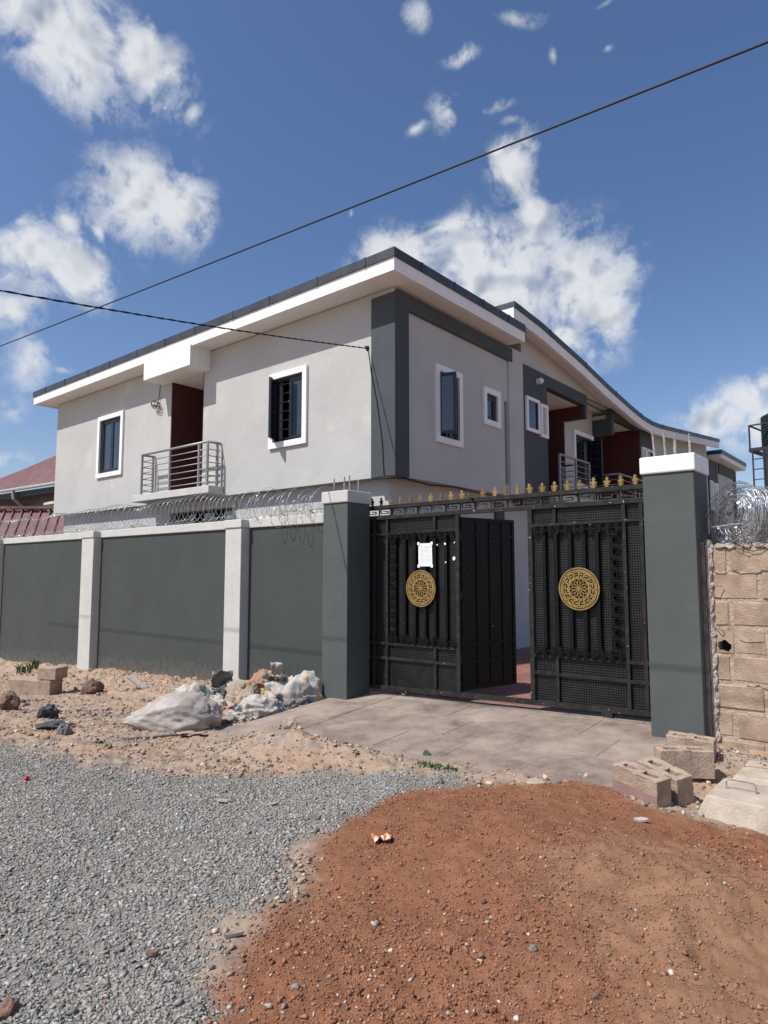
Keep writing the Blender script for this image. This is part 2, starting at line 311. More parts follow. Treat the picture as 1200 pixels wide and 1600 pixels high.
def hbase(X, Y):
    s_ = .55+.45*sm(1.5, 6.0, Y)
    z = -1.60+.047*np.minimum(X+2.2, 0)*s_+.01*np.maximum(X+2.2, 0)
    z = z-.06*sm(6.8, 5.2, Y)*sm(2.6, 4.6, Y)
    z = z-.19*np.exp(-((X+.62)/.85)**2-((Y-5.50)/.62)**2)
    z = z+.13*np.exp(-((X+1.5)/1.15)**2-((Y-3.5)/.85)**2)+.07*np.exp(-((X+.6)/.9)**2-((Y-3.2)/1.1)**2)
    z = z+.20*np.exp(-((X+5.25)/.55)**2-((Y-4.62)/.30)**2)+.09*np.exp(-((X+4.3)/.6)**2-((Y-4.66)/.22)**2)
    z = z+.14*sm(5.6, 6.7, Y)*sm(-7.6, -9.0, X)
    return z
def hground(X, Y, fine=True):
    z = hbase(X, Y)
    z = z+.09*nfbm(X, Y, .9, 4)+.09*nfbm(X+3, Y+8, 2.1, 4)*sm(-2.6, -1.6, X)*sm(5.2, 4.4, Y)+.075*nfbm(X*.6+Y*.5, (Y-X)*2.2, 2.4, 4, .6)*sm(-1.7, -1.0, X)*sm(4.8, 4.2, Y)+.035*nfbm(X+5, Y, 4, 4)
    tanr = sm(-.2, .3, -inpoly_sd(X, Y, GRAV))*sm(-.2, .3, -inpoly_sd(X, Y, RED))
    if fine:
        rug = nfbm(X, Y+3, 7, 5, .62)
        z = z+(.075+.12*sm(5.3, 6.5, Y)*sm(-6.6, -8, X))*rug*tanr + .034*nfbm(X, Y, 22, 4, .6)*tanr
        redr = sm(-.15, .25, inpoly_sd(X, Y, RED))
        z = z+.016*nfbm(X+2, Y, 18, 4, .65)*(1-tanr)+(.035+.06*sm(-1.9, -1.0, X))*nfbm(X+40, Y-7, 4.6, 5, .6)*redr
    d = inpoly_sd(X, Y, DRIVE)+.10*nfbm(X, Y, 2.2, 4)
    k = sm(-.30, .04, d); zd = zdrive(X, Y)-.028
    return z*(1-k)+zd*k
def hz(x, y): return float(hground(np.array([float(x)]), np.array([float(y)]))[0])

# ------------------------------------------------------------------ ground
gm = bpy.data.materials.new('site_soil'); gm.use_nodes = True
t = gm.node_tree; n = t.nodes; l = t.links; p = n['Principled BSDF']; p.inputs['Roughness'].default_value = .97; p.inputs['Specular IOR Level'].default_value = .12
za = n.new('ShaderNodeAttribute'); za.attribute_name = 'zone'; sp = n.new('ShaderNodeSeparateColor'); l.new(za.outputs['Color'], sp.inputs[0])
gp = n.new('ShaderNodeNewGeometry').outputs['Position']
def gnoise(sc, det=8, ro=.62):
    q = n.new('ShaderNodeTexNoise'); q.inputs['Scale'].default_value = sc; q.inputs['Detail'].default_value = det; q.inputs['Roughness'].default_value = ro; l.new(gp, q.inputs['Vector']); return q.outputs['Fac']
def gmix(f, a, b, fmin=None, fmax=None):
    if fmin is not None:
        r = n.new('ShaderNodeMapRange'); r.inputs['From Min'].default_value = fmin; r.inputs['From Max'].default_value = fmax; l.new(f, r.inputs[0]); f = r.outputs[0]
    q = n.new('ShaderNodeMix'); q.data_type = 'RGBA'; l.new(f, q.inputs['Factor'])
    for s_, x in (('A', a), ('B', b)):
        if isinstance(x, tuple): q.inputs[s_].default_value = (*x, 1)
        else: l.new(x, q.inputs[s_])
    return q.outputs['Result']
n1, n2, n3, n4 = gnoise(1.3), gnoise(6), gnoise(38, 6, .7), gnoise(140, 4, .7)
tan_ = gmix(n2, (.27, .198, .140), (.42, .320, .238), .35, .65)
tan_ = gmix(n1, tan_, (.39, .25, .165), .50, .68)
tan_ = gmix(gnoise(2.3), tan_, (.235, .205, .175), .54, .66)
tan_ = gmix(n3, tan_, (.15, .115, .09), .58, .70)
tan_ = gmix(n4, tan_, (.42, .36, .30), .62, .72)
red_ = gmix(n2, (.195, .088, .047), (.270, .125, .069), .35, .65)
red_ = gmix(n4, red_, (.32, .165, .105), .58, .70)
red_ = gmix(n3, red_, (.115, .050, .030), .60, .72)
brn_ = gmix(n2, (.225, .122, .070), (.305, .175, .108), .35, .65)
brn_ = gmix(n4, brn_, (.36, .23, .155), .60, .70)
grv_ = gmix(n3, (.15, .142, .132), (.29, .268, .24), .4, .6)
c_ = gmix(sp.outputs[1], tan_, red_); c_ = gmix(sp.outputs[2], c_, brn_); c_ = gmix(sp.outputs[0], c_, grv_)
l.new(c_, p.inputs['Base Color'])
bp = n.new('ShaderNodeBump'); bp.inputs['Strength'].default_value = .55; bp.inputs['Distance'].default_value = .012; l.new(gnoise(90, 6, .75), bp.inputs['Height']); l.new(bp.outputs[0], p.inputs['Normal'])
def zones(X, Y):
    nz = .30*nfbm(X, Y, 2.2, 5, .62)+.12*nfbm(X+9, Y, 9, 3)
    g = sm(-.10, .12, inpoly_sd(X, Y, GRAV)*.55+.02+nz*1.25); r = sm(-.10, .12, inpoly_sd(X, Y, RED)*.8+.04+nz*1.0); b = sm(-.25, .45, inpoly_sd(X, Y, BROWN)+nz*2.0)*r
    return np.clip(g-r*.3*(1-g), 0, 1), r, b*.8
nr_, na_ = 470, 640
rr = 1.05*np.exp(np.linspace(0, math.log(24/1.05), nr_)); aa = YAW+np.linspace(R(42), R(-42), na_)
RRg, AAg = np.meshgrid(rr, aa, indexing='ij'); GX = -np.sin(AAg)*RRg; GY = np.cos(AAg)*RRg
GZ = hground(GX.ravel(), GY.ravel()).reshape(GX.shape)
zr = zones(GX.ravel(), GY.ravel())
idx = np.arange(nr_*na_).reshape(nr_, na_)
q = np.stack([idx[:-1, :-1], idx[:-1, 1:], idx[1:, 1:], idx[1:, :-1]], -1).reshape(-1, 4)
cyq = GY.ravel()[q].mean(1); cxq = GX.ravel()[q].mean(1)
q = q[(cyq < 7.02) & (cxq > -21.5)][:, ::-1]
g = npmesh('ground', np.stack([GX.ravel(), GY.ravel(), GZ.ravel()], 1), q, gm, {'zone': np.stack(zr, 1)}, smooth=True); tag(g, kind='structure')
# coarser ground round about and out to the horizon
xs = np.concatenate([[-3000, -600, -120, -60], np.arange(-34, 14.1, .5), [40, 120, 600, 3000]]); ys = np.concatenate([[-3000, -500, -90, -30], np.arange(-10, 7.6, .5), [12, 20, 40, 90, 300, 900, 3000]])
CX, CY = np.meshgrid(xs, ys, indexing='ij'); cxl, cyl = np.clip(CX.ravel(), -22, 8), np.clip(CY.ravel(), -4, 6.8)
CZ = hbase(cxl, cyl)-.16-.10*(CY.ravel() > 7.1)*(CX.ravel() < -1.5)-.35*((np.abs(CX.ravel()) > 50) | (np.abs(CY.ravel()) > 50))
idx = np.arange(CX.size).reshape(CX.shape); q = np.stack([idx[:-1, :-1], idx[1:, :-1], idx[1:, 1:], idx[:-1, 1:]], -1).reshape(-1, 4)
zc = zones(CX.ravel(), CY.ravel())
tag(npmesh('terrain', np.stack([CX.ravel(), CY.ravel(), CZ], 1), q, gm, {'zone': np.stack(zc, 1)}, smooth=True), kind='structure')

# loose stones, crumbs and rubble
sm_mat = bpy.data.materials.new('stone_chips'); sm_mat.use_nodes = True; t = sm_mat.node_tree; p = t.nodes['Principled BSDF']; p.inputs['Roughness'].default_value = .9; p.inputs['Specular IOR Level'].default_value = .25
a_ = t.nodes.new('ShaderNodeAttribute'); a_.attribute_name = 'tone'; t.links.new(a_.outputs['Color'], p.inputs['Base Color'])
OCT = np.array([(1,0,0),(0,1,0),(-1,0,0),(0,-1,0),(0,0,1),(0,0,-1)], float)
OF = np.array([(0,1,4),(1,2,4),(2,3,4),(3,0,4),(1,0,5),(2,1,5),(3,2,5),(0,3,5)])
def scatter(name, X, Y, size, cols, flat=.55, sink=.15):
    k = len(X); Z = hground(X, Y)
    V = OCT[None]*(1+.45*rng.uniform(-1, 1, (k, 6, 1)))+.18*rng.normal(size=(k, 6, 3))
    V = V*np.stack([np.ones(k), rng.uniform(.55, .95, k), rng.uniform(flat*.7, flat*1.25, k)], 1)[:, None, :]
    A = rng.uniform(0, 2*np.pi, k); tx, ty = rng.normal(0, .35, k), rng.normal(0, .35, k)
    c, s_ = np.cos(A)[:, None], np.sin(A)[:, None]; x, y, z = V[..., 0], V[..., 1], V[..., 2]
    x, z = x*np.cos(tx)[:, None]+z*np.sin(tx)[:, None], -x*np.sin(tx)[:, None]+z*np.cos(tx)[:, None]
    y, z = y*np.cos(ty)[:, None]+z*np.sin(ty)[:, None], -y*np.sin(ty)[:, None]+z*np.cos(ty)[:, None]
    x, y = x*c-y*s_, x*s_+y*c
    V = np.stack([x, y, z], -1)*size[:, None, None]; V += np.stack([X, Y, Z+size*flat*(1-2*sink)*.5], 1)[:, None, :]
    F = (OF[None]+6*np.arange(k)[:, None, None]).reshape(-1, 3)
    return npmesh(name, V.reshape(-1, 3), F, sm_mat, {'tone': np.repeat(cols, 6, 0)})
def polar(k, r0, r1, pw=1.0, half=37):      # even over the ground for pw=1, crowding towards the camera for pw<1
    u = rng.random(k); r = (r0**(2*pw)+u*(r1**(2*pw)-r0**(2*pw)))**(1/(2*pw)); a = YAW+R(half)*rng.uniform(-1, 1, k)
    return -np.sin(a)*r, np.cos(a)*r
def tones(k, base, sd_, tint=.012):
    return np.clip(np.array(base)[None]*(1+rng.normal(0, sd_, (k, 1)))+rng.normal(0, tint, (k, 3)), .012, .8)
X, Y = polar(380000, 1.6, 8.6, .72, 40); gz, rz_, bz_ = zones(X, Y); keep = (rng.random(len(X)) < gz**1.2*(.55+.45*sm(-.22, .05, nfbm(X-13, Y, 1.5, 4)))) & (X > -8.5)
X, Y = X[keep][:130000], Y[keep][:130000]; k = len(X); s_ = np.clip(rng.lognormal(math.log(.0098), .33, k), .004, .026)
tc_ = tones(k, (.285, .272, .242), .25, .007); wm_ = rng.random(k) < .03; tc_[wm_] = tones(wm_.sum(), (.36, .24, .17), .3); wm_ = rng.random(k) < .025; tc_[wm_] = tones(wm_.sum(), (.50, .48, .45), .15)
o = scatter('gravel', X, Y, s_*.87, tc_, .45); tag(o, 'loose grey crushed stone spread over the ground at lower left', 'gravel', kind='stuff')
X, Y = polar(260000, 1.6, 7.0, .6, 40); gz, rz_, bz_ = zones(X, Y); keep = (rng.random(len(X)) < rz_*(1-.6*bz_)*(1-gz*.8)*(.30+.70*sm(-.16, .14, nfbm(X+31, Y, 1.9, 4)))) & (inpoly_sd(X, Y, DRIVE) < -.1)
X, Y = X[keep][:125000], Y[keep][:125000]; k = len(X); bz_ = zones(X, Y)[2]; s_ = np.clip(rng.lognormal(math.log(.0036), .50, k), .0018, .020)
tc_ = tones(k, (.272, .124, .071), .28, .008)*(1-bz_[:, None])+tones(k, (.29, .165, .10), .25, .01)*bz_[:, None]; wm_ = rng.random(k) < .008; tc_[wm_] = tones(wm_.sum(), (.50, .44, .38), .2); wm_ = rng.random(k) < .004; tc_[wm_] = tones(wm_.sum(), (.24, .25, .245), .3)
o = scatter('soil_crumbs', X, Y, s_, tc_, .75); tag(o, 'red laterite crumbs and pebbles lying on the red earth', 'soil', kind='stuff')
X, Y = polar(150000, 1.7, 17, .5, 38); gz, rz_, bz_ = zones(X, Y); dd = inpoly_sd(X, Y, DRIVE)
pr_ = (1-gz)*(1-rz_)*(.25+.75*sm(-.1, .35, nfbm(X, Y, 1.6, 4)*2+.5*sm(5.4, 6.4, Y)*sm(-6.8, -8, X)))*(dd < -.05)*(Y < 6.75)*(X > -19)
keep = rng.random(len(X)) < pr_; X, Y = X[keep][:60000], Y[keep][:60000]; k = len(X); s_ = np.clip(rng.lognormal(math.log(.0085), .62, k), .003, .06); s_ = np.minimum(s_, .006+.0055*np.hypot(X, Y))
tc_ = tones(k, (.34, .265, .205), .30); wm_ = rng.random(k) < .15; tc_[wm_] = tones(wm_.sum(), (.24, .135, .10), .3); wm_ = rng.random(k) < .12; tc_[wm_] = tones(wm_.sum(), (.25, .245, .235), .3)
o = scatter('rubble', X, Y, s_, tc_, .7); tag(o, 'pale stones and clods strewn over the tan earth before the wall', 'rubble', kind='stuff')
# pale stones mixed into the lower edge of the red earth
X, Y = polar(2600, 1.7, 3.6, .7, 36); gz, rz_, bz_ = zones(X, Y); keep = (rz_ > .4) & (rng.random(len(X)) < .035+.55*np.exp(-((X+1.75)/.5)**2-((Y-1.75)/.6)**2)); X, Y = X[keep], Y[keep]; k = len(X)
o = scatter('pebbles', X, Y, np.clip(rng.lognormal(math.log(.009), .4, k), .004, .024), tones(k, (.40, .36, .32), .3), .6); tag(o, 'pale grey pebbles scattered over the red earth', 'pebbles', kind='stuff')

# ------------------------------------------------------------------ driveway and compound paving: one object a slab
def paving(name, x0, x1, y0, y1, tx, ty, zf, m, clip=None, gap=.0035, th=.05, seed=1):
    rnd = random.Random(seed); o = bpy.data.objects.new(name, None); col.objects.link(o); ORG[o.name] = Vector((0,0,0)); tag(o, kind='structure'); j = 0
    b = MB(); nx_ = 14
    y = y0
    while y < y1-.05:
        x = x0-(tx*.5 if j % 2 else 0)
        while x < x1:
            xa, xb = max(x, x0), min(x+tx, x1)
            if xb-xa > .06 and (clip is None or float(inpoly_sd(np.array([(xa+xb)/2]), np.array([y+ty/2]), DRIVE)[0]) > -.55):
                mb = MB(); g_ = gap/2; ya, yb = y+g_, min(y+ty, y1)-g_; xa += g_; xb -= g_; e = .004; dz = rnd.uniform(-.0025, .0025)
                top = [(xa+e, ya+e), (xb-e, ya+e), (xb-e, yb-e), (xa+e, yb-e)]; low = [(xa, ya), (xb, ya), (xb, yb), (xa, yb)]
                vs = [(u, v, zf(u, v)+dz) for u, v in top]+[(u, v, zf(u, v)+dz-e) for u, v in low]+[(u, v, zf(u, v)-th) for u, v in low]
                mb.add(vs, [(0,1,2,3),(4,5,1,0),(5,6,2,1),(6,7,3,2),(7,4,0,3),(8,9,5,4),(9,10,6,5),(10,11,7,6),(11,8,4,7)])
                mb.build('slab', m, o)
            x += tx
        y += ty; j += 1
    return o
fz = lambda x, y: float(zdrive(np.array(x), np.array(y)))
paving('driveway', -6.50, -1.72, 4.55, 7.27, .82, .62, fz, 'drive', clip=True, seed=3)
fz2 = lambda x, y: float(-1.545+.036*(x+2.2)+.006*min(max(y-7.0, 0), 8))
paving('compound_paving', -7.6, -1.0, 7.275, 20.2, .66, .60, fz2, 'paver', seed=5)
bed = MB(); bed.add([(-25,7.0,-1.75),(-.8,7.0,-1.70),(-.8,60,-1.70),(-25,60,-1.75)], [(0,1,2,3)]); tag(bed.build('compound_ground', 'drive'), kind='structure')

# ------------------------------------------------------------------ helpers for facades
YA, XB = 8.493, -6.839
def mapA(yp): return lambda u, d, z: (u, yp-d, z)          # wall facing the street; u = X, d = out of the wall
def mapB(xp): return lambda u, d, z: (xp+d, u, z)          # wall facing the drive; u = Y
def fbox(mb, mp, u0, u1, d0, d1, z0, z1):
    a = mp(u0, d0, z0); b = mp(u1, d1, z1); return mb.box(a[0], b[0], a[1], b[1], a[2], b[2])
def holed(mb, mp, u0, u1, z0, z1, holes, th):
    us = sorted({u0, u1, *[q for h in holes for q in h[:2]]}); zs = sorted({z0, z1, *[q for h in holes for q in h[2:]]})
    us = [q for q in us if u0 <= q <= u1]; zs = [q for q in zs if z0 <= q <= z1]
    def solid(i, j):
        if i < 0 or j < 0 or i >= len(us)-1 or j >= len(zs)-1: return False
        cu, cz = (us[i]+us[i+1])/2, (zs[j]+zs[j+1])/2
        return not any(h[0] < cu < h[1] and h[2] < cz < h[3] for h in holes)
    for i in range(len(us)-1):
        for j in range(len(zs)-1):
            if not solid(i, j): continue
            a, b, c, d = us[i], us[i+1], zs[j], zs[j+1]
            mb.add([mp(a,0,c), mp(b,0,c), mp(b,0,d), mp(a,0,d)], [(0,1,2,3)]); mb.add([mp(a,-th,c), mp(b,-th,c), mp(b,-th,d), mp(a,-th,d)], [(0,3,2,1)])
            if not solid(i-1, j): mb.add([mp(a,0,c), mp(a,0,d), mp(a,-th,d), mp(a,-th,c)], [(0,1,2,3)])
            if not solid(i+1, j): mb.add([mp(b,0,c), mp(b,-th,c), mp(b,-th,d), mp(b,0,d)], [(0,1,2,3)])
            if not solid(i, j-1): mb.add([mp(a,0,c), mp(a,-th,c), mp(b,-th,c), mp(b,0,c)], [(0,1,2,3)])
            if not solid(i, j+1): mb.add([mp(a,0,d), mp(b,0,d), mp(b,-th,d), mp(a,-th,d)], [(0,1,2,3)])
    return mb
def sash(parent, mp, hu, cu, hd, ang, z0, z1, out=1):
    """glazed leaf hinged at (hu, hd), closing towards cu, swung out by ang degrees"""
    wdt = abs(cu-hu); sg = 1 if cu > hu else -1; ca, sa = math.cos(R(ang)), math.sin(R(ang))
    P = lambda s_, dep, z: mp(hu+sg*(s_*ca-dep*sa), hd+s_*sa+dep*ca, z)
    def pb(mb, s0, s1, d0, d1, za, zb):
        mb.add([P(s0,d0,za),P(s1,d0,za),P(s1,d1,za),P(s0,d1,za),P(s0,d0,zb),P(s1,d0,zb),P(s1,d1,zb),P(s0,d1,zb)],
               [(0,3,2,1),(4,5,6,7),(0,1,5,4),(1,2,6,5),(2,3,7,6),(3,0,4,7)])
    b = .055; m = MB()
    pb(m, 0, b, 0, .045, z0, z1); pb(m, wdt-b, wdt, 0, .045, z0, z1); pb(m, b, wdt-b, .001, .044, z0, z0+b); pb(m, b, wdt-b, .001, .044, z1-b, z1)
    m.build('sash', 'alu', parent)
    m = MB(); pb(m, b-.005, wdt-b+.005, .018, .026, z0+b-.005, z1-b+.005); m.build('pane', 'glass', parent)
def window(par, mp, u0, u1, z0, z1, sur=.115, leaves=((0, .5, 'L', 0), (.5, 1, 'R', 0)), bars=0, label=None):
    m = MB(); a, b, c, d = u0+sur, u1-sur, z0+sur, z1-sur
    fbox(m, mp, u0, u1, -.02, .05, z0, c); fbox(m, mp, u0, u1, -.02, .05, d, z1); fbox(m, mp, u0, a, -.02, .049, c, d); fbox(m, mp, b, u1, -.02, .049, c, d)
    wn_ = m.build('window', 'white', par)
    if label: wn_['label'] = label
    m = MB(); f = .04; a2, b2, c2, d2 = a+.002, b-.002, c+.002, d-.002
    fbox(m, mp, a2, a2+f, -.10, -.03, c2, d2); fbox(m, mp, b2-f, b2, -.10, -.03, c2, d2); fbox(m, mp, a2+f, b2-f, -.099, -.031, c2, c2+f); fbox(m, mp, a2+f, b2-f, -.099, -.031, d2-f, d2)
    if len(leaves) > 1: fbox(m, mp, (a+b)/2-.025, (a+b)/2+.025, -.098, -.032, c2+f, d2-f)
    m.build('frame', 'alu', wn_)
    for (l0, l1, side, ang) in leaves:
        ua, ub = a+f+(b-a-2*f)*l0+.004, a+f+(b-a-2*f)*l1-.004
        hu, cu = (ua, ub) if side == 'L' else (ub, ua)
        sash(wn_, mp, hu, cu, -.07 if ang == 0 else -.02, ang, c+f+.004, d-f-.004)
    for i in range(bars):
        zz = c+(d-c)*(i+.6)/bars; m = MB(); fbox(m, mp, a+.004, b-.004, -.165, -.15, zz-.009, zz+.009); m.build('bar', 'rail', wn_)
    return wn_
def railing(par, pts, z0, h, nbars=5, posts=None, m='rail'):
    rl = MB(); pts = [Vector((*p_, 0)) for p_ in pts]
    rl.tube([(p_.x, p_.y, z0+h) for p_ in pts], .028, 8); r0 = rl.build('railing', m, par, smooth=True)
    for i in range(nbars):
        zz = z0+.09+(h-.13)*i/(nbars-.15); b = MB(); b.tube([(p_.x, p_.y, zz) for p_ in pts], .011, 6); b.build('bar', m, r0, smooth=True)
    for p_ in (posts or pts):
        b = MB(); b.box(p_[0]-.022, p_[0]+.022, p_[1]-.022, p_[1]+.022, z0-.005, z0+h-.02); b.build('post', m, r0)
def roof_edge(par, x0, x1, y0, y1, zb, zw, zt, soff_m='white'):
    m = MB(); th = .10
    m.box(x0, x1, y0, y0+th, zb, zw); m.box(x1-th, x1, y0+th, y1, zb+.001, zw-.001); m.box(x0, x0+th, y0+th, y1, zb+.001, zw-.001); m.box(x0+th, x1-th, y0+th, y1, zb+.02, zb+.10)
    m.build('fascia', 'white', par)
    m = MB(); e = .025
    m.box(x0-e, x1+e, y0-e, y1, zw+.001, zt); m.build('roof_flashing', 'flash', par)

# ------------------------------------------------------------------ house at the corner
H = thing('house', 'pale grey two-storey house with white eaves and slate corner pilaster behind the wall', 'house', (-13.2, 10.8, -1.7))
A, B = mapA(YA), mapB(XB)
ZB, ZS = 1.60, 4.86
WA1 = (-10.03, -8.955, 2.41, 3.92); WA2 = (-17.03, -15.72, 2.46, 4.11); DR = (-13.56, -12.33, 1.86, 4.44)
ins = lambda q, s_=.115: (q[0]+s_, q[1]-s_, q[2]+s_, q[3]-s_)
m = MB(); holed(m, A, -19.55, XB, ZB, ZS, [ins(WA1), ins(WA2), (DR[0]-.03, DR[1]+.03, DR[2]-.05, DR[3]+.05)], .22); m.build('street_wall', 'wall', H)
WB1 = (9.65, 10.53, 2.35, 3.80); WB2 = (11.31, 11.985, 2.965, 3.74); SL = (12.20, 12.335, 1.82, 3.615)
m = MB(); holed(m, B, YA+.22, 13.0, ZB, ZS, [ins(WB1), ins(WB2), SL], .22); m.build('side_wall', 'wall2', H)
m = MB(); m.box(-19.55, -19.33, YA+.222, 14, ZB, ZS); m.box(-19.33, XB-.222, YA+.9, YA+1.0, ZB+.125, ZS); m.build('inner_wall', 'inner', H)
m = MB(); m.box(-19.5, XB-.03, YA+.03, 12.98, ZB+.004, ZB+.12); m.build('floor_slab', 'palegrey', H)
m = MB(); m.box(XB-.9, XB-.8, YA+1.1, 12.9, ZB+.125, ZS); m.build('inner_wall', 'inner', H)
# balcony recess
m = MB(); x0, x1 = DR[0], DR[1]
m.box(x0-.029, x0-.001, YA+.003, YA+.88, 1.815, 4.44); m.box(x1+.001, x1+.029, YA+.003, YA+.88, 1.815, 4.44); m.box(x0-.05, x1+.05, YA+.86, YA+.89, 1.8, 4.5); m.build('balcony_recess', 'maroon', H)
m = MB(); m.box(x0-.028, x1+.028, YA+.003, YA+.86, 4.441, 4.489); m.build('recess_ceiling', 'white', H)
m = MB(); m.box(-14.55, -11.49, 8.10, YA-.001, 1.63, 1.79); sb = m.build('balcony_slab', 'palegrey', H, bevel=.012)
m = MB(); m.box(-13.94, -12.07, 7.96, YA-.001, 4.43, 4.90); m.build('balcony_canopy', 'white', H, bevel=.01)
railing(H, [(-14.2, YA-.02), (-14.2, 8.15), (-11.62, 8.15), (-11.62, YA-.02)], 1.79, .94, 6, posts=[(-14.2, YA-.06), (-14.2, 8.15), (-13.03, 8.15), (-11.92, 8.15), (-11.62, 8.15), (-11.62, YA-.1)])
# pilaster and slate trim
m = MB(); m.box(-7.32, XB+.055, YA-.06, YA-.001, ZB-.01, 4.755); m.build('pilaster', 'slate', H, bevel=.006)
m = MB(); fbox(m, B, YA, 8.82, .001, .054, ZB-.01, 4.52); m.build('corner_band', 'slate', H)
m = MB(); fbox(m, B, YA, 12.49, .001, .058, 4.522, 4.815); m.build('top_band', 'slate', H)
m = MB(); fbox(m, B, 12.36, 13.0, .001, .035, ZB-.01, ZS-.01); m.build('pier', 'wall', H)
window(H, A, *WA1, leaves=((0, .5, 'L', 58), (.5, 1, 'R', 0)), bars=7, label='barred window with its left leaf swung open')
window(H, A, *WA2)
window(H, B, *WB1, leaves=((0, .62, 'L', 72), (.62, 1, 'R', 0)), label='tall window with a leaf swung out')
window(H, B, *WB2, leaves=((0, 1, 'L', 0),))
m = MB(); fbox(m, B, SL[0]-.02, SL[1]+.02, -.24, -.225, SL[2]-.02, SL[3]+.02); m.build('slot_back', 'slate', H)
# ground floor
lA, lB = mapA(8.69), mapB(-7.12)
gh = (-13.75, -11.45, -.3, 1.36)
m = MB(); holed(m, lA, -19.3, -7.12, -2.6, ZB+.003, [gh], .2); m.build('lower_street_wall', 'wall', H)
m = MB(); holed(m, lB, 8.89, 13.0, -2.2, ZB+.003, [], .2); m.build('lower_side_wall', 'wall2', H)
m = MB(); fbox(m, lA, gh[0]-.1, gh[1]+.1, -.30, -.22, gh[2]-.1, gh[3]+.1); gw = m.build('lower_window', 'glass', H)
for u in (gh[0]+.03, -12.98, -12.22, gh[1]-.03):
    m = MB(); fbox(m, lA, u-.03, u+.03, -.2, -.1, gh[2], gh[3]); m.build('mullion', 'alu', gw)
m = MB(); fbox(m, lA, gh[0]-.14, gh[0]-.002, -.01, .05, -.3, 1.46); fbox(m, lA, gh[0]-.14, gh[1]+.14, -.01, .052, 1.362, 1.46); m.build('lower_surround', 'wall2', gw)
roof_edge(H, -20.02, -6.445, 7.99, 12.43, 4.865, 5.085, 5.24)
m = MB(); m.box(-19.9, -7.95, 12.43, 14.0, 4.87, 5.10); m.build('roof_back', 'flash', H)
for i in range(11):      # lapped joints in the flashing
    xx = -19.2+i*1.22+random.uniform(-.1, .1); m = MB(); m.box(xx, xx+.05, 7.955, 7.964, 5.09, 5.246); m.build('flashing_lap', 'flash', H)
for i in range(4):
    yy = 8.7+i*1.0; m = MB(); m.box(-6.419, -6.410, yy, yy+.05, 5.09, 5.246); m.build('flashing_lap', 'flash', H)

# ------------------------------------------------------------------ row of attached houses going back along the drive
T = thing('terraced_house', 'slate and grey terraced house with dipping white eaves and maroon balconies beyond the corner house', 'house', (-11, 21, -1.7))
XW = -7.37
m = MB(); fbox(m, B, 13.0, 14.15, -.25, .045, ZB-.1, 4.62); m.build('slate_panel', 'slate', T)
def smallwin(u0, u1, z0, z1, sl, dep=.045):
    mp = mapB(XB+dep); m_ = MB(); s_ = .075
    fbox(m_, mp, u0, u1, 0, .05, z0, z0+s_); fbox(m_, mp, u0, u1, 0, .05, z1-s_, z1); fbox(m_, mp, u0, u0+s_, 0, .049, z0+s_, z1-s_); fbox(m_, mp, u1-s_, u1, 0, .049, z0+s_, z1-s_)
    w_ = m_.build('window', 'white', T)
    m_ = MB(); fbox(m_, mp, u0+s_, u1-s_, .002, .008, z0+s_, z1-s_); m_.build('pane', 'glass' if not sl else 'wall2', w_)
    if not sl:
        for ua in (u0+s_, u1-s_-.04): m_ = MB(); fbox(m_, mp, ua, ua+.04, .009, .03, z0+s_, z1-s_); m_.build('sash', 'alu', w_)
smallwin(13.06, 13.69, 3.12, 3.90, False); smallwin(13.74, 14.11, 3.08, 3.86, True)
m = MB(); m.tube([(XB+.045, 13.68, 4.36), (XB+.075, 13.68, 4.36)], .07, 16); lp = m.build('lamp_base', 'white', T)
bm = bmesh.new(); bmesh.ops.create_uvsphere(bm, u_segments=16, v_segments=10, radius=.075, matrix=Matrix.Translation(Vector((XB+.12, 13.68, 4.36))-ORG[T.name])); me = bpy.data.meshes.new('lamp_globe'); bm.to_mesh(me); bm.free()
me.materials.append(M['lampglass']); me.polygons.foreach_set('use_smooth', [True]*len(me.polygons)); o = bpy.data.objects.new('lamp_globe', me); col.objects.link(o); o.parent = lp
# first recess: beam, ceiling, end cheek, maroon far wall
m = MB(); m.box(XB-.12, XB+.045, 14.152, 16.50, 4.33, 4.62); m.box(XW-.3, XB+.045, 16.36, 16.50, 3.99, 4.329); m.build('balcony_canopy', 'slate', T)
m = MB(); m.box(-8.6, XB-.121, 14.15, 16.36, 4.335, 4.42); m.build('recess_ceiling', 'white', T)
m = MB(); m.box(-8.6, XB-.01, 16.33, 16.358, 3.995, 4.334); m.box(-8.6, XW+.001, 16.30, 16.358, 1.7, 3.994); m.box(-8.62, -8.6, 14.1, 16.33, 1.7, 4.335); m.build('maroon_wall', 'maroon', T)
m = MB(); m.box(-8.598, -8.58, 14.6, 15.5, 1.8, 3.85); m.build('balcony_door', 'alu', T)
mW = mapB(XW); W5 = (16.86, 18.20, 2.30, 3.86)
m = MB(); holed(m, mW, 16.36, 18.26, ZB-.1, 5.6, [ins(W5)], .2); m.build('window_wall', 'wall', T)
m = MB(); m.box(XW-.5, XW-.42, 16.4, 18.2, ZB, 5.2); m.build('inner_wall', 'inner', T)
window(T, mW, *W5, leaves=((0, .5, 'L', 0), (.5, 1, 'R', 60)), bars=6)
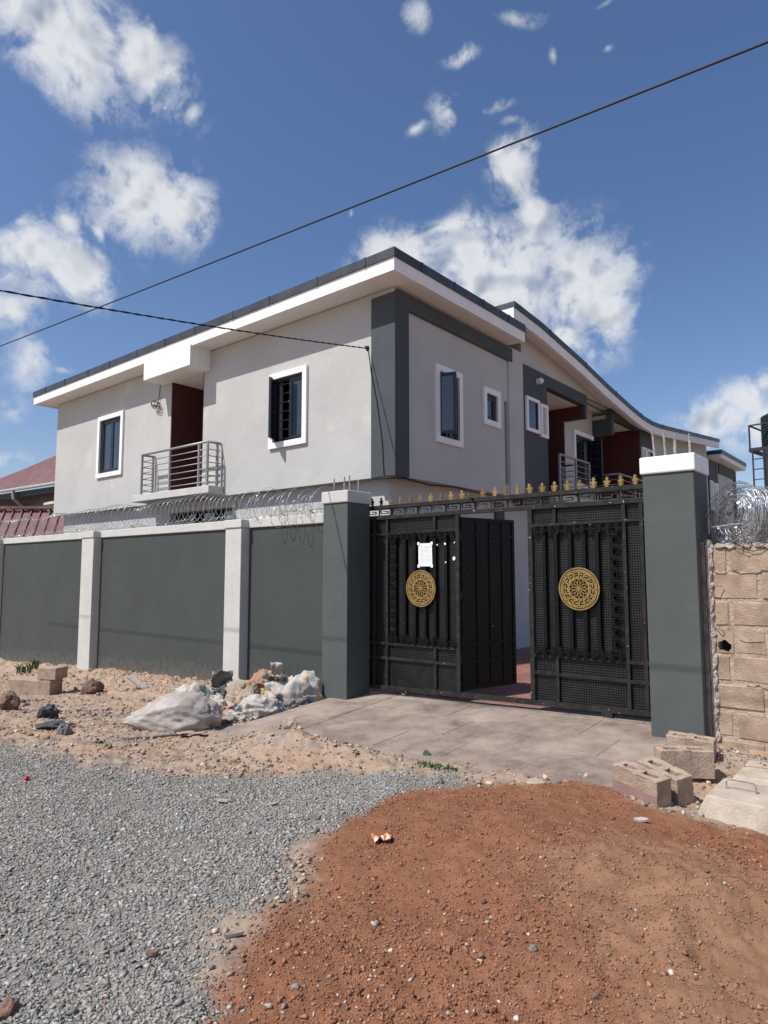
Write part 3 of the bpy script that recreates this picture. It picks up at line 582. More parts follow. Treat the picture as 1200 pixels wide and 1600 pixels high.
# second recess
m = MB(); m.box(XW-.3, XB+.045, 18.23, 18.38, 3.86, 4.329); m.box(XB-.12, XB+.045, 18.23, 20.55, 4.33, 4.66); m.build('balcony_canopy', 'slate', T)
m = MB(); m.box(-8.9, XB-.121, 18.38, 20.55, 4.4, 4.48); m.build('recess_ceiling', 'white', T)
m = MB(); m.box(-8.9, XB-.005, 20.55, 20.60, 1.7, 4.4); m.box(-8.92, -8.9, 18.3, 20.55, 1.7, 4.4); m.build('maroon_wall', 'maroon', T)
m = MB(); fbox(m, B, 20.56, 21.75, -.25, .045, ZB-.1, 4.62); m.build('slate_panel', 'slate', T)
smallwin(20.62, 21.0, 3.06, 3.86, True); smallwin(21.04, 21.66, 3.08, 3.86, False)
for (a, b) in ((14.15, 16.45), (17.9, 20.55)):
    m = MB(); m.box(-8.6, XB+.35, a, b, 1.62, 1.78); m.build('balcony_slab', 'palegrey', T)
railing(T, [(XB+.3, 14.2), (XB+.3, 15.9), (XB-.4, 15.9)], 1.78, .93, 6, posts=[(XB+.3, 14.2), (XB+.3, 15.1), (XB+.3, 15.9), (XB-.4, 15.9)])
railing(T, [(XB-.4, 17.95), (XB+.3, 17.95), (XB+.3, 20.5)], 1.78, .90, 6, posts=[(XB-.4, 17.95), (XB+.3, 17.95), (XB+.3, 19.2), (XB+.3, 20.5)])
m = MB(); m.box(-19, -7.12, 13.0, 28.6, -2.2, 1.46); m.build('ground_floor', 'wall2', T)
m = MB(); fbox(m, lB, 12.2, 12.55, .001, .05, -1.6, 1.46); m.build('slate_strip', 'slate', T)
m = MB(); fbox(m, lB, 11.62, 11.78, .001, .05, -.55, .15); m.build('lower_window_edge', 'white', T)
m = MB(); m.box(-19.2, -8.95, 13.2, 28.5, 1.5, 4.3); m.build('back_rooms', 'wall2', T)
# dipping eaves: fascia follows a bent line
ee = [(11.95, 5.62), (13.2, 5.53), (15.4, 5.24), (17.0, 4.98), (18.8, 4.74), (19.8, 4.63), (20.6, 4.605), (21.4, 4.645), (22.6, 4.75), (25.5, 5.03), (28.95, 5.35)]
eyz = lambda y_: float(np.interp(y_, [q[0] for q in ee], [q[1] for q in ee]))
for nm, ya, yb, zlo, d0, d1 in (('upper_wall', 13.0, 21.75, 4.60, -.25, .0), ('plain_wall', 21.75, 28.6, ZB-.1, -.25, .0)):
    yy = np.linspace(ya, yb, 18); m = MB(); m.prism([(ya, zlo), (yb, zlo)]+[(y_, eyz(y_)-.19) for y_ in yy[::-1]], lambda u, v, d: (XB+d, u, v), d0, d1); m.build(nm, 'wall2', T)
def ribz(name, mat_, x0, x1, up, dn):
    mb = MB(); k = len(ee); vs = []
    for y_, z_ in ee: vs += [(x0, y_, z_-dn), (x1, y_, z_-dn), (x1, y_, z_-up), (x0, y_, z_-up)]
    fs = [(0, 1, 2, 3), tuple(4*(k-1)+i for i in (3, 2, 1, 0))]
    for i in range(k-1):
        for a in range(4): fs.append((4*i+a, 4*i+4+a, 4*i+4+(a+1) % 4, 4*i+(a+1) % 4))
    return mb.add(vs, fs).build(name, mat_, T)
ribz('fascia', 'white', -6.53, XB+.40, .13, .36); ribz('soffit', 'white', -7.9, -6.531, .14, .20); ribz('roof_flashing', 'flash', -7.6, XB+.425, 0, .129); ribz('roof_sheet', 'flash', -14, -7.601, .01, .15)
m = MB(); m.box(-9.5, -6.532, 11.951, 12.05, 5.26, 5.49); m.build('end_fascia', 'white', T)
for y_ in (13.6, 15.6, 17.6, 19.6, 21.6, 23.6, 25.6, 27.4):
    z_ = float(np.interp(y_, [q[0] for q in ee], [q[1] for q in ee])); m = MB(); m.box(XB+.4255, XB+.434, y_, y_+.05, z_-.135, z_+.01); m.build('flashing_lap', 'flash', T)

# far block of the same row
K = thing('far_house', 'small distant slate and pale house with white eaves beside the razor wire roll', 'house', (-9, 32, -1.7))
m = MB(); m.box(-10, XB-.05, 29.0, 30.35, -1.7, 4.6); m.build('slate_panel', 'slate', K)
m = MB(); m.box(-10, XB, 30.35, 33.3, -1.7, 4.58); m.build('wall', 'wall', K)
m = MB(); m.box(XB-.2, XB+.06, 33.0, 33.36, -1.7, 4.57); fbox(m, B, 30.35, 33.0, .002, .05, 4.15, 4.56); m.build('slate_trim', 'slate', K)
m = MB(); m.box(-10.3, XB+.40, 29.25, 33.75, 4.62, 4.80); m.build('fascia', 'white', K)
m = MB(); m.box(-10.3, XB+.425, 29.22, 33.78, 4.801, 4.97); m.build('roof_flashing', 'flash', K)
for (u0, u1, z0, z1, dp) in ((29.05, 29.5, 2.5, 3.72, -.05), (29.65, 30.3, 2.4, 3.68, -.05), (31.1, 32.3, 2.3, 3.55, 0)):
    m = MB(); fbox(m, mapB(XB+dp), u0, u1, .001, .05, z0, z1); w_ = m.build('window', 'white', K); m = MB(); fbox(m, mapB(XB+dp), u0+.13, u1-.13, .051, .06, z0+.1, z1-.12); m.build('pane', 'glass', w_)

# ------------------------------------------------------------------ perimeter wall
F = thing('perimeter_wall', 'long dark green-grey boundary wall with pale pillars and coping at left', 'wall', (-12, 6.85, -2))
for i, (a, b) in enumerate(((-24, -13.33), (-13.33, -8.49), (-8.49, -6.62))):
    m = MB(); m.box(a+.001, b-.001, 6.79, 6.98, -2.75, .70); m.build('panel', 'fence', F)
    m = MB(); m.box(a+.002, b-.002, 6.755, 7.01, .70, .845); m.build('coping', 'palegrey', F, bevel=.012)
for (a, b) in ((-13.84, -13.33), (-8.90, -8.49), (-18.9, -18.4)):
    m = MB(); m.box(a, b, 6.624, 6.985, -2.75, .70); pl = m.build('pillar', 'palegrey', F, bevel=.012)
    m = MB(); m.box(a-.02, b+.02, 6.604, 7.0, .701, .835); m.build('cap', 'palegrey', pl, bevel=.012)
# gate pillars
for i, (a, b, lab, zb) in enumerate(((-6.645, -6.172, 'dark grey gate pillar with white cap and rebar at the end of the long wall', -1.95), (-2.182, -1.705, 'dark grey gate pillar with white cap standing beside the rough block wall', -1.85))):
    P = thing('gate_pillar', lab, 'pillar', ((a+b)/2, 6.86, zb), group='pillars either side of the gate')
    m = MB(); m.box(a, b, 6.624, 7.095, zb, .955); m.build('shaft', 'gpillar', P, bevel=.008)
    m = MB(); m.box(a-.02, b+.02, 6.602, 7.115, .956, 1.125); m.build('cap', 'white' if i else 'palegrey', P, bevel=.014)
    rs = [(.10, .10, .30, .02), (.20, .36, .24, -.02), (.30, .08, .22, .0), (.36, .36, .26, .0), (.16, .24, .28, .01)] if i else [(.12, .10, .20, 0), (.24, .30, .26, .01), (.30, .12, .21, .0), (.37, .34, .19, 0)]
    for (u, v, h, ln_) in rs:
        m = MB(); m.tube([(a+u, 6.62+v, 1.10), (a+u-ln_, 6.62+v, 1.12+h)], .011, 6); m.build('rebar', 'rust', P)

# ------------------------------------------------------------------ gate
YG = 7.13
G = thing('sliding_gate', 'black metal gate with gold roundels, spearhead finials and an open wicket', 'gate', (-4.25, YG, -1.6))
gz_ = lambda x, zl, zr: zl+(zr-zl)*(x+5.87)/3.35        # members run a little out of level
def gbar(x0, x1, za, zb, hgt, dep=.05, name='rail', m='gatedust', y=YG):
    mb = MB(); mb.bar((x0, y, za), (x1, y, zb), dep, hgt); return mb.build(name, m, G)
XL, XR = -6.30, -2.10
gbar(XL, XR, .905, .905, .05, .07, 'top_rail'); gbar(XL, XR, .755, .755, .045, .06, 'lower_rail')
def post(x, z0, z1, wd=.05, m='gatedust', dep=.05): mb = MB(); mb.box(x-wd/2, x+wd/2, YG-dep/2, YG+dep/2, z0, z1); return mb.build('post', m, G)
zbl = lambda x: -1.60+.035*(x+6.2)          # bottom rail centre
gbar(XL, XR, zbl(XL), zbl(XR), .055, .065, 'bottom_rail')
for x in (-5.87, -4.70, -3.67, -2.555, -6.10, -2.37): post(x, zbl(x)+.028, .732, .055 if x in (-4.70, -3.67) else .038)
sides = ((-6.06, -4.73, (-5.717, -5.55, -5.377, -5.211, -5.049, -4.873)), (-3.64, -2.40, (-3.491, -3.344, -3.173, -3.008, -2.857, -2.701)))
# small fleur shape
def arc(cx, cy, r, a0, a1, n_=8): return [(cx+r*math.cos(R(a0+(a1-a0)*i/n_)), cy+r*math.sin(R(a0+(a1-a0)*i/n_))) for i in range(n_+1)]
def fleur(mb, mp, h, d0, d1):
    e = .0012; s_ = h/.16
    S = lambda pts: [(u*s_, v*s_) for u, v in pts]
    mb.prism(S([(-.036, 0), (.036, 0), (.024, .020), (-.024, .020)]), mp, d0, d1)
    mb.prism(S([(-.014, .018), (.014, .018), (.010, .06), (-.010, .06)]), mp, d0+e, d1-e)
    mb.prism(S([(-.026, .050), (.026, .050), (.026, .062), (-.026, .062)]), mp, d0-e, d1+e)
    mb.prism(S([(0, .058), (.015, .085), (.012, .115), (0, .135), (-.012, .115), (-.015, .085)]), mp, d0, d1)
    mb.prism(S(arc(0, .142, .013, 0, 330, 9)), mp, d0-e, d1+e); mb.prism(S(arc(.016, .126, .010, 0, 330, 8)), mp, d0+e, d1-e); mb.prism(S(arc(-.016, .126, .010, 0, 330, 8)), mp, d0+e, d1-e)
    for sg in (-1, 1):
        cur = [(sg*.008, .058), (sg*.020, .085), (sg*.036, .092), (sg*.046, .078), (sg*.040, .064), (sg*.030, .068)]
        mb.ribbon(S(cur), .012*s_, mp, d0+e*.5, d1-e*.5)
        cur = [(sg*.008, .05), (sg*.024, .038), (sg*.040, .040), (sg*.043, .028)]
        mb.ribbon(S(cur), .010*s_, mp, d0+e*.7, d1-e*.7)
    return mb
up_ = lambda u, v, d: (u, -d, v)
fm = MB(); fleur(fm, up_, .16, -.007, .007); f0 = fm.build('finial', 'gold', G, local=True); f1_ = f0.data.copy(); f1_.materials[0] = M['goldold']; f2_ = f0.data.copy(); f2_.materials[0] = M['gate']
fin = [-6.156, -5.988, -5.82, -5.652, -5.473, -5.298, -5.128, -4.961, -4.799, -4.631, -4.476, -4.316, -4.15, -4.0, -3.84, -3.67, -3.512, -3.358, -3.2, -3.046, -2.889, -2.736, -2.58, -2.422]
for i, x in enumerate(fin):
    o = f0 if i == 3 else share(f0, G)
    o.location = (x-ORG[G.name].x, 0, .929-ORG[G.name].z); o.rotation_euler = (0, R(random.uniform(-5, 5)), R(random.uniform(-25, 25))); o.scale = (.78, .9, .76*random.uniform(.95, 1.04))
    if i < 2: o.data = f2_
    elif i in (2, 4, 5, 7, 11, 13, 19): o.data = f1_
    if i == 10: o.rotation_euler = (R(70), R(25), 0); o.data = f1_
# meander strips between the two top rails
def meander(x0, x1, m_):
    mb = MB(); mp = lambda u, v, d: (u, YG-d, v); zb, zt = .785, .873; n_ = max(1, round((x1-x0)/.26)); s_ = (x1-x0)/n_; tk = .011
    for i in range(n_):
        a = x0+i*s_
        H_ = [(0, .98, zb), (.12, .98, zt), (.12, .70, zb+.030), (.34, .70, zt-.028)]
        for (p0, p1, z) in H_: mb.box(a+p0*s_, a+p1*s_, YG-.008, YG+.008, z-tk/2, z+tk/2)
        for (p0, za, zb_) in ((.12, zb+.030, zt), (.70, zb+.030, zt-.028), (.98, zb, zt)): mb.box(a+p0*s_-tk/2, a+p0*s_+tk/2, YG-.0095, YG+.0095, za, zb_)
    mb.build('meander_panel', m_, G)
xs_ = np.linspace(XL+.05, XR-.05, 10)
for i in range(9): meander(xs_[i]+.008, xs_[i+1]-.008, 'meander' if i % 3 else 'gatedust')
for x in xs_[1:-1]: post(x, .777, .88, .014, 'gatedust', .03)
# panels: embossed sheet, bars, fleurs, rails
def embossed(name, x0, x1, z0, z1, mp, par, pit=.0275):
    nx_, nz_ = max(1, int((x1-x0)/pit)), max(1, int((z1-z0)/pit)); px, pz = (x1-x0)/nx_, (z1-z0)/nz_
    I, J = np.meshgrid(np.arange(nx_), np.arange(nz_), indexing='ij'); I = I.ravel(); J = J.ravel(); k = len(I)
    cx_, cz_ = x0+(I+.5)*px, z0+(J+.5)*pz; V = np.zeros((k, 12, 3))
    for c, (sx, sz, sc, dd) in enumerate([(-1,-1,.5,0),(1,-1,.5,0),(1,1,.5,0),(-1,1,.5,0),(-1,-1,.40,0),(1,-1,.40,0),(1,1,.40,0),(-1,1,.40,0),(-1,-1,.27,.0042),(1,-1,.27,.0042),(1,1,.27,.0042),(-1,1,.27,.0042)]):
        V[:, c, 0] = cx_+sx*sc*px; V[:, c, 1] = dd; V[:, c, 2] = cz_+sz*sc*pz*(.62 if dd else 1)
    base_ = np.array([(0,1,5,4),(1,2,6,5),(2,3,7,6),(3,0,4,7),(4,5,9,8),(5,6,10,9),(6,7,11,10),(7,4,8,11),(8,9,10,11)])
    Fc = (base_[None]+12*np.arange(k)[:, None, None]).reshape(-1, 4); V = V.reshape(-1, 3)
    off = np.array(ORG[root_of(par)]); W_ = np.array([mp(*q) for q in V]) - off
    o = npmesh(name, W_, Fc, M['gatesheet']); o.data.materials.append(M['dots']); o.data.polygons.foreach_set('material_index', np.tile(np.array([0, 0, 0, 0, 0, 0, 1, 0, 1], np.int32), k)); o.parent = par; return o  # upper facet and flat top of each dot get the painted glint colour
gp_ = lambda u, d, z: (u, YG+.012-d, z)
for (a, b, bars) in sides:
    zt, zA, zB_, zC = .732, .545, -.965, -1.165
    la, lb = (-5.87, -4.70) if a < -5 else (-3.67, -2.555)
    xa, xb = (XL, -4.73) if a < -5 else (-3.64, XR)
    for zz, hgt in ((zA, .032), (zB_, .034), (zC, .032)): gbar(xa, xb, zz+(zbl(xa)+1.5)*.25, zz+(zbl(xb)+1.5)*.25, hgt, .048)
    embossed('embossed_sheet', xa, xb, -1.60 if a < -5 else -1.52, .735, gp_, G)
    for x in bars:
        mb = MB(); mb.box(x-.021, x+.021, YG-.036, YG-.003, zB_+.02, zA-.02); mb.build('bar', 'gate', G)
    for zt_, zb_ in ((.73, zA), (zB_, zC), (zC, -1.50)):
        for x in ((-5.06,) if a < -5 else (-3.36,)):
            mb = MB(); mb.box(x-.018, x+.018, YG-.022, YG+.010, zb_, zt_); mb.build('mullion', 'gatedust', G)
    k = 11
    for i in range(k):
        x = la+.07+(lb-la-.14)*i/(k-1)
        for (z, rot) in ((zA-.02, math.pi), (zB_+.02, 0)):
            o = share(f0, G, (x-ORG[G.name].x, -.045, z-ORG[G.name].z), (0, rot, 0), (.95, .8, .62)); o.data = f2_; o.name = 'fleur_ornament'
    xv = -5.80 if a < -5 else -2.62
    for i in range(11):
        o = share(f0, G, (xv-ORG[G.name].x, -.04, zB_+.12+i*.125-ORG[G.name].z), (0, math.pi/2 if a < -5 else -math.pi/2, 0), (.85, .8, .62)); o.data = f2_; o.name = 'fleur_ornament'
# roundels
def medallion(cx_, cz_, r):
    y0 = YG-.045; mp = lambda u, v, d: (cx_+u, y0-d, cz_+v); K_ = MB()
    ring = lambda mb, ri, ro, d0, d1, n_=64: mb.ribbon([((ri+ro)/2*math.cos(2*math.pi*i/n_), (ri+ro)/2*math.sin(2*math.pi*i/n_)) for i in range(n_)], ro-ri, mp, d0, d1, closed=True)
    K_.prism([(r*.985*math.cos(2*math.pi*i/48), r*.985*math.sin(2*math.pi*i/48)) for i in range(48)], mp, -.008, 0); md = K_.build('medallion', 'gate', G)
    for ri, ro in ((.945, 1.0), (.845, .895), (.460, .520)):
        q = MB(); ring(q, ri*r, ro*r, .001, .014); q.build('ring', 'gold', md)
    q = MB()
    for i in range(56):
        a = 2*math.pi*i/56; q.ribbon([(.88*r*math.cos(a), .88*r*math.sin(a)), (.96*r*math.cos(a), .96*r*math.sin(a))], .016*r, mp, .002, .010)
    q.build('beaded_rim', 'gold', md)
    nk = 16; q = MB(); da = 2*math.pi/nk; tk = .060*r
    pa = lambda rad, a0, a1: [(rad*r*math.cos(a0+(a1-a0)*i/5), rad*r*math.sin(a0+(a1-a0)*i/5)) for i in range(6)]
    for i in range(nk):
        a = i*da
        q.ribbon(pa(.80, a, a+da*.86), tk, mp, .001, .012); q.ribbon(pa(.68, a+da*.30, a+da*.86), tk, mp, .0014, .0124); q.ribbon(pa(.56, a-da*.02, a+da*.72), tk, mp, .001, .012)
        for (aa_, r0, r1) in ((a, .56, .80), (a+da*.86, .68, .80)): q.ribbon([(r0*r*math.cos(aa_), r0*r*math.sin(aa_)), (r1*r*math.cos(aa_), r1*r*math.sin(aa_))], tk, mp, .0018, .0128)
    q.build('key_pattern', 'gold', md)
    for i in range(12):
        a = i*math.pi/6; q = MB(); ca, sa = math.cos(a), math.sin(a); pts = []
        for sg in (1, -1):
            seq = [(.06, 0), (.15, .035), (.27, .062), (.38, .040), (.47, 0)] if sg == 1 else [(.38, -.040), (.27, -.062), (.15, -.035)]
            pts += [(r*(x*ca-y*sa), r*(x*sa+y*ca)) for x, y in seq]
        q.ribbon(pts, .032*r, mp, .001+.0006*(i % 3), .011+.0006*(i % 3), closed=True); q.build('petal', 'gold', md)
    q = MB(); q.prism([((.11 if i % 2 else .07)*r*math.cos(math.pi*i/12), (.11 if i % 2 else .07)*r*math.sin(math.pi*i/12)) for i in range(24)], mp, .001, .016); q.build('boss', 'gold', md)
medallion(-5.262, -.224, .242); medallion(-3.066, -.192, .238)
for (x, z) in ((-5.59, -1.615), (-2.80, -1.545)):
    m = MB(); m.tube([(x, YG-.02, z), (x, YG+.02, z)], .04, 14); rl = m.build('roller', 'rust', G); m = MB(); m.box(x-.06, x+.06, YG-.03, YG-.022, z-.01, z+.07); m.box(x-.06, x+.06, YG+.022, YG+.03, z-.01, z+.07); m.build('bracket', 'gatedust', rl)
# open wicket
hx, hy, an = -4.672, YG+.02, math.atan2(.93, .255); wl = .955
wp = lambda u, d, z: (hx+u*math.cos(an)+d*math.sin(an), hy+u*math.sin(an)-d*math.cos(an), z)
m = MB(); wk = None
def wbox(mb, u0, u1, d0, d1, z0, z1):
    return mb.add([wp(u0,d0,z0),wp(u1,d0,z0),wp(u1,d1,z0),wp(u0,d1,z0),wp(u0,d0,z1),wp(u1,d0,z1),wp(u1,d1,z1),wp(u0,d1,z1)], [(0,3,2,1),(4,5,6,7),(0,1,5,4),(1,2,6,5),(2,3,7,6),(3,0,4,7)])
wbox(m, 0, .045, -.02, .02, -1.50, .70); wbox(m, wl-.045, wl, -.02, .02, -1.50, .70); wbox(m, .045, wl-.045, -.019, .019, -1.50, -1.455); wbox(m, .045, wl-.045, -.019, .019, .655, .70)
wk = m.build('wicket_door', 'gate', G)
m = MB(); wbox(m, .045, wl-.045, -.008, .008, -1.455, .655); m.build('sheet', 'gate', wk)
for z in (.47, -.92, -1.14): m = MB(); wbox(m, .045, wl-.045, -.021, .021, z-.015, z+.015); m.build('rail', 'gate', wk)
for u in (.27, .5, .73): m = MB(); wbox(m, u-.015, u+.015, -.0195, .0195, -1.455, .655); m.build('bar', 'gate', wk)
for z in (.45, -.3, -1.1): m = MB(); m.tube([(hx, hy-.012, z-.05), (hx, hy-.012, z+.05)], .016, 8); m.build('hinge', 'gatedust', wk)
# notice taped to the gate
def noticemat():
    def ex(n, l, pos, out, p):
        s = n.new('ShaderNodeSeparateXYZ'); l.new(pos, s.inputs[0])
        w1 = n.new('ShaderNodeMath'); w1.operation = 'MULTIPLY'; w1.inputs[1].default_value = 58; l.new(s.outputs['Z'], w1.inputs[0])
        fr = n.new('ShaderNodeMath'); fr.operation = 'FRACT'; l.new(w1.outputs[0], fr.inputs[0])
        gt = n.new('ShaderNodeMath'); gt.operation = 'LESS_THAN'; gt.inputs[1].default_value = .42; l.new(fr.outputs[0], gt.inputs[0])
        nz = n.new('ShaderNodeTexNoise'); nz.inputs['Scale'].default_value = 95; l.new(pos, nz.inputs['Vector'])
        g2 = n.new('ShaderNodeMath'); g2.operation = 'GREATER_THAN'; g2.inputs[1].default_value = .47; l.new(nz.outputs['Fac'], g2.inputs[0])
        xm = n.new('ShaderNodeMath'); xm.operation = 'COMPARE'; xm.inputs[1].default_value = -5.19; xm.inputs[2].default_value = .085; l.new(s.outputs['X'], xm.inputs[0])
        zm = n.new('ShaderNodeMath'); zm.operation = 'COMPARE'; zm.inputs[1].default_value = .225; zm.inputs[2].default_value = .115; l.new(s.outputs['Z'], zm.inputs[0])
        a = n.new('ShaderNodeMath'); a.operation = 'MULTIPLY'; l.new(gt.outputs[0], a.inputs[0]); l.new(g2.outputs[0], a.inputs[1])
        b = n.new('ShaderNodeMath'); b.operation = 'MULTIPLY'; l.new(a.outputs[0], b.inputs[0]); l.new(xm.outputs[0], b.inputs[1])
        c = n.new('ShaderNodeMath'); c.operation = 'MULTIPLY'; l.new(b.outputs[0], c.inputs[0]); l.new(zm.outputs[0], c.inputs[1])
        k = n.new('ShaderNodeMix'); k.data_type = 'RGBA'; l.new(c.outputs[0], k.inputs['Factor']); l.new(out, k.inputs['A']); k.inputs['B'].default_value = (.42, .42, .43, 1)
        return k.outputs['Result']
    return mat('printed_notice', (.80, .80, .79), .8, var=.02, extra=ex)
m = MB(); vs = []; nx_, nz_ = 6, 8
for i in range(nx_+1):
    for j in range(nz_+1):
        u, v = i/nx_, j/nz_; vs.append((-5.302+.222*u, YG-.043-.004*math.sin(5*u+3*v), .068+.307*v))
m.add(vs, [(i*(nz_+1)+j, (i+1)*(nz_+1)+j, (i+1)*(nz_+1)+j+1, i*(nz_+1)+j+1) for i in range(nx_) for j in range(nz_)])
PN = thing('paper_notice', 'white printed paper notice taped to the gate above the left gold roundel', 'notice', (-5.19, YG-.043, .068))
m.build('sheet', noticemat(), PN)
for (x, z) in ((-5.30, .372), (-5.083, .372), (-5.298, .072), (-5.082, .072)):
    m = MB(); m.box(x-.018, x+.018, YG-.0505, YG-.0495, z-.02, z+.02); m.build('tape', 'paper', PN)
for j, (x, z) in enumerate(((-5.0, .35), (-4.88, .36), (-4.73, .37), (-4.74, .17), (-4.87, .12))):
    m = MB(); s_ = (.012, .018, .01, .03, .012)[j]; m.prism([(x+s_*math.cos(a)*random.uniform(.7, 1.1), z+1.2*s_*math.sin(a)*random.uniform(.6, 1.1)) for a in np.linspace(0, 5.6, 7)], lambda u, v, d: (u, YG-.037-d, v), 0, .002)
    o = m.build('paper_scrap', 'paper'); tag(o, ['small torn paper scrap right beside the notice', 'torn paper scrap second to the right of the notice', 'torn paper scrap on the post right of the notice', 'largest torn paper scrap near the post by the open wicket', 'lowest torn paper scrap right of the notice'][j], 'paper scrap', 'paper scraps stuck to the gate')

# ------------------------------------------------------------------ rough block wall at right
YW = 6.80
BW = thing('block_wall', 'unplastered tan block wall with a broken hole right of the gate pillar', 'wall', (0, YW, -1.8))
wm_ = lambda u, d, z: (u, YW-d, z)
hc = (-1.545, -.690)
m = MB(); holed(m, lambda u, d, z: (u, YW+.006-d, z), -1.66, 3.0, -1.775, .235, [(-1.60, -1.49, -.75, -.63)], .2); m.build('mortar', 'mortar', BW)
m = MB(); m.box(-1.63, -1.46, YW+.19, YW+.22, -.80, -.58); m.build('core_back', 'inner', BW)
ch = .2525
for c in range(8):
    z0 = .245-(c+1)*ch+.012; z1 = z0+ch-.026; x = -1.612; first = True; short = c % 2 == 0
    while x < 2.9:
        ln_ = .115 if (first and short) else (.37 if first else .45); gapx = random.uniform(.018, .032)
        if c == 3 and first: ln_ = .145; 
        if c == 3 and not first and x < -1.2: ln_ = .24
        x1_ = x+ln_; pr = random.uniform(-.005, .006); tone = random.random()
        m = MB(); e = .010
        j_ = lambda: random.uniform(-.009, .009)
        if c == 3 and first:
            ring_ = [(hc[0]+.062*math.cos(a)*random.uniform(.85, 1.1), hc[1]+.055*math.sin(a)*random.uniform(.8, 1.15)) for a in np.linspace(0, 2*math.pi, 17)[:-1]]
            outer = []
            for u, v in ring_:
                du, dv = u-hc[0], v-hc[1]; sx = abs(((x1_ if du > 0 else x)-hc[0])/(abs(du)+1e-6)); sz = abs(((z1 if dv > 0 else z0)-hc[1])/(abs(dv)+1e-6)); s_ = min(sx, sz); outer.append((hc[0]+du*s_, hc[1]+dv*s_))
            k = 16; vs = [wm_(u, 0, v) for u, v in outer]+[wm_(u, .004, v) for u, v in ring_]+[wm_(u, -.16, v) for u, v in ring_]
            m.add(vs, [(i, (i+1) % k, k+(i+1) % k, k+i) for i in range(k)]+[(k+i, k+(i+1) % k, 2*k+(i+1) % k, 2*k+i) for i in range(k)])
        else:
            F4 = [(x+e+j_(), z0+e+j_()), (x1_-e+j_(), z0+e+j_()), (x1_-e+j_(), z1-e+j_()), (x+e+j_(), z1-e+j_())]; O4 = [(x+j_(), z0+j_()), (x1_+j_(), z0+j_()), (x1_+j_(), z1+j_()), (x+j_(), z1+j_())]
            vs = [wm_(u, pr+.003, v) for u, v in F4]+[wm_(u, pr-.010, v) for u, v in O4]+[wm_(u, -.10, v) for u, v in O4]
            m.add(vs, [(0,1,2,3)]+[(i, (i+1) % 4, 4+(i+1) % 4, 4+i) for i in range(4)]+[(4+i, 4+(i+1) % 4, 8+(i+1) % 4, 8+i) for i in range(4)])
        m.build('block', 'block', BW); x = x1_+gapx; first = False
# crusty cement edge next to the pillar
m = MB(); k = 60; vs = []; fs = []
for i in range(k):
    z = -1.78+2.08*i/(k-1); a = .010*random.uniform(-1, 1); 
    for (u, d) in ((-1.672, -.02), (-1.668+a*.3, .030), (-1.645+a, .034+random.uniform(-.006, .006)), (-1.618+random.uniform(-.018, .014), .016), (-1.612+random.uniform(-.02, .012), -.03)): vs.append(wm_(u, d, z))
for i in range(k-1):
    for j in range(4): fs.append((i*5+j, i*5+j+1, (i+1)*5+j+1, (i+1)*5+j))
m.add(vs, fs); m.build('cement_edge', 'render', BW)
m = MB()
for i in range(80):
    cx_, cz_ = random.uniform(-1.6, 2.8), .245-ch*random.randint(0, 8)+random.gauss(0, .012)
    if random.random() < .35: cz_ = random.uniform(-1.7, .2)
    if cz_ > .2 or cz_ < -1.74 or (abs(cx_-hc[0]) < .14 and abs(cz_-hc[1]) < .12): continue
    rx_, rz_s = random.uniform(.03, .13), random.uniform(.012, .035); sl_ = .0060+i*.00003
    m.prism([(cx_+rx_*math.cos(a)*random.uniform(.6, 1.15), cz_+rz_s*math.sin(a)*random.uniform(.5, 1.2)) for a in np.linspace(0, 5.9, 13)], lambda u, v, d: (u, YW-d, v), -.02, sl_)
tag(m.build('mortar_smears', 'mortar', BW), kind='stuff')
m = MB(); m.box(-1.703, -1.6735, YW-.07, YW+.15, -1.74, .28); m.build('formwork_board', 'wood', BW)
m = MB()
for i in range(46):
    x = -1.64+i*.1*random.uniform(.8, 1.1); m.prism([(random.uniform(.03, .07)*math.cos(a), random.uniform(.012, .03)*math.sin(a)) for a in np.linspace(0, 5.5, 7)], lambda u, v, d, x=x: (x+u, YW+.06-d, .235+v+.006), 0, random.uniform(.05, .09))
m.build('mortar_crumbs', 'render', BW); 
for (p0, p1, p2) in (((-1.69, YW-.02, -.20), (-1.60, YW-.08, -.13), (-1.53, YW-.02, -.14)), ((-1.66, YW-.02, -.45), (-1.58, YW-.06, -.52), (-1.54, YW-.01, -.56))):
    m = MB(); m.tube([p0, p1, p2], .004, 5); m.build('binding_wire', 'rust', BW)

# razor wire ------------------------------------------------------------
def coil(mb, bb, cfun, turns, seg, wr, barb, bl, jit=.0, side=(0, 1)):
    pts = []; 
    for i in range(int(turns*seg)+1):
        u = i/(turns*seg); c, r, ph, tilt = cfun(u); t_ = 2*math.pi*i/seg+ph
        pts.append((c[0]+side[0]*r*math.cos(t_)+tilt*math.sin(t_)+random.uniform(-jit, jit), c[1]+side[1]*r*math.cos(t_)+random.uniform(-jit, jit), c[2]+r*math.sin(t_)+random.uniform(-jit, jit)))
    mb.tube(pts, wr, 4, caps=False)
    for i in range(1, len(pts)-1):
        if random.random() < barb:
            p_ = Vector(pts[i]); d = (Vector(pts[i+1])-p_).normalized(); s_ = d.cross(Vector((random.uniform(-1, 1), random.uniform(-1, 1), random.uniform(-1, 1)))).normalized(); q = d.cross(s_)
            bb.add([p_-s_*bl+d*bl*.3, p_+s_*bl+d*bl*.3, p_+s_*bl*.7-d*bl*.45, p_-s_*bl*.7-d*bl*.45], [(0,1,2,3)])
RW = thing('razor_wire', 'loose coil of silver razor wire running along the top of the long wall', 'razor wire', (-12, 6.9, .85))
m1, m2 = MB(), MB()
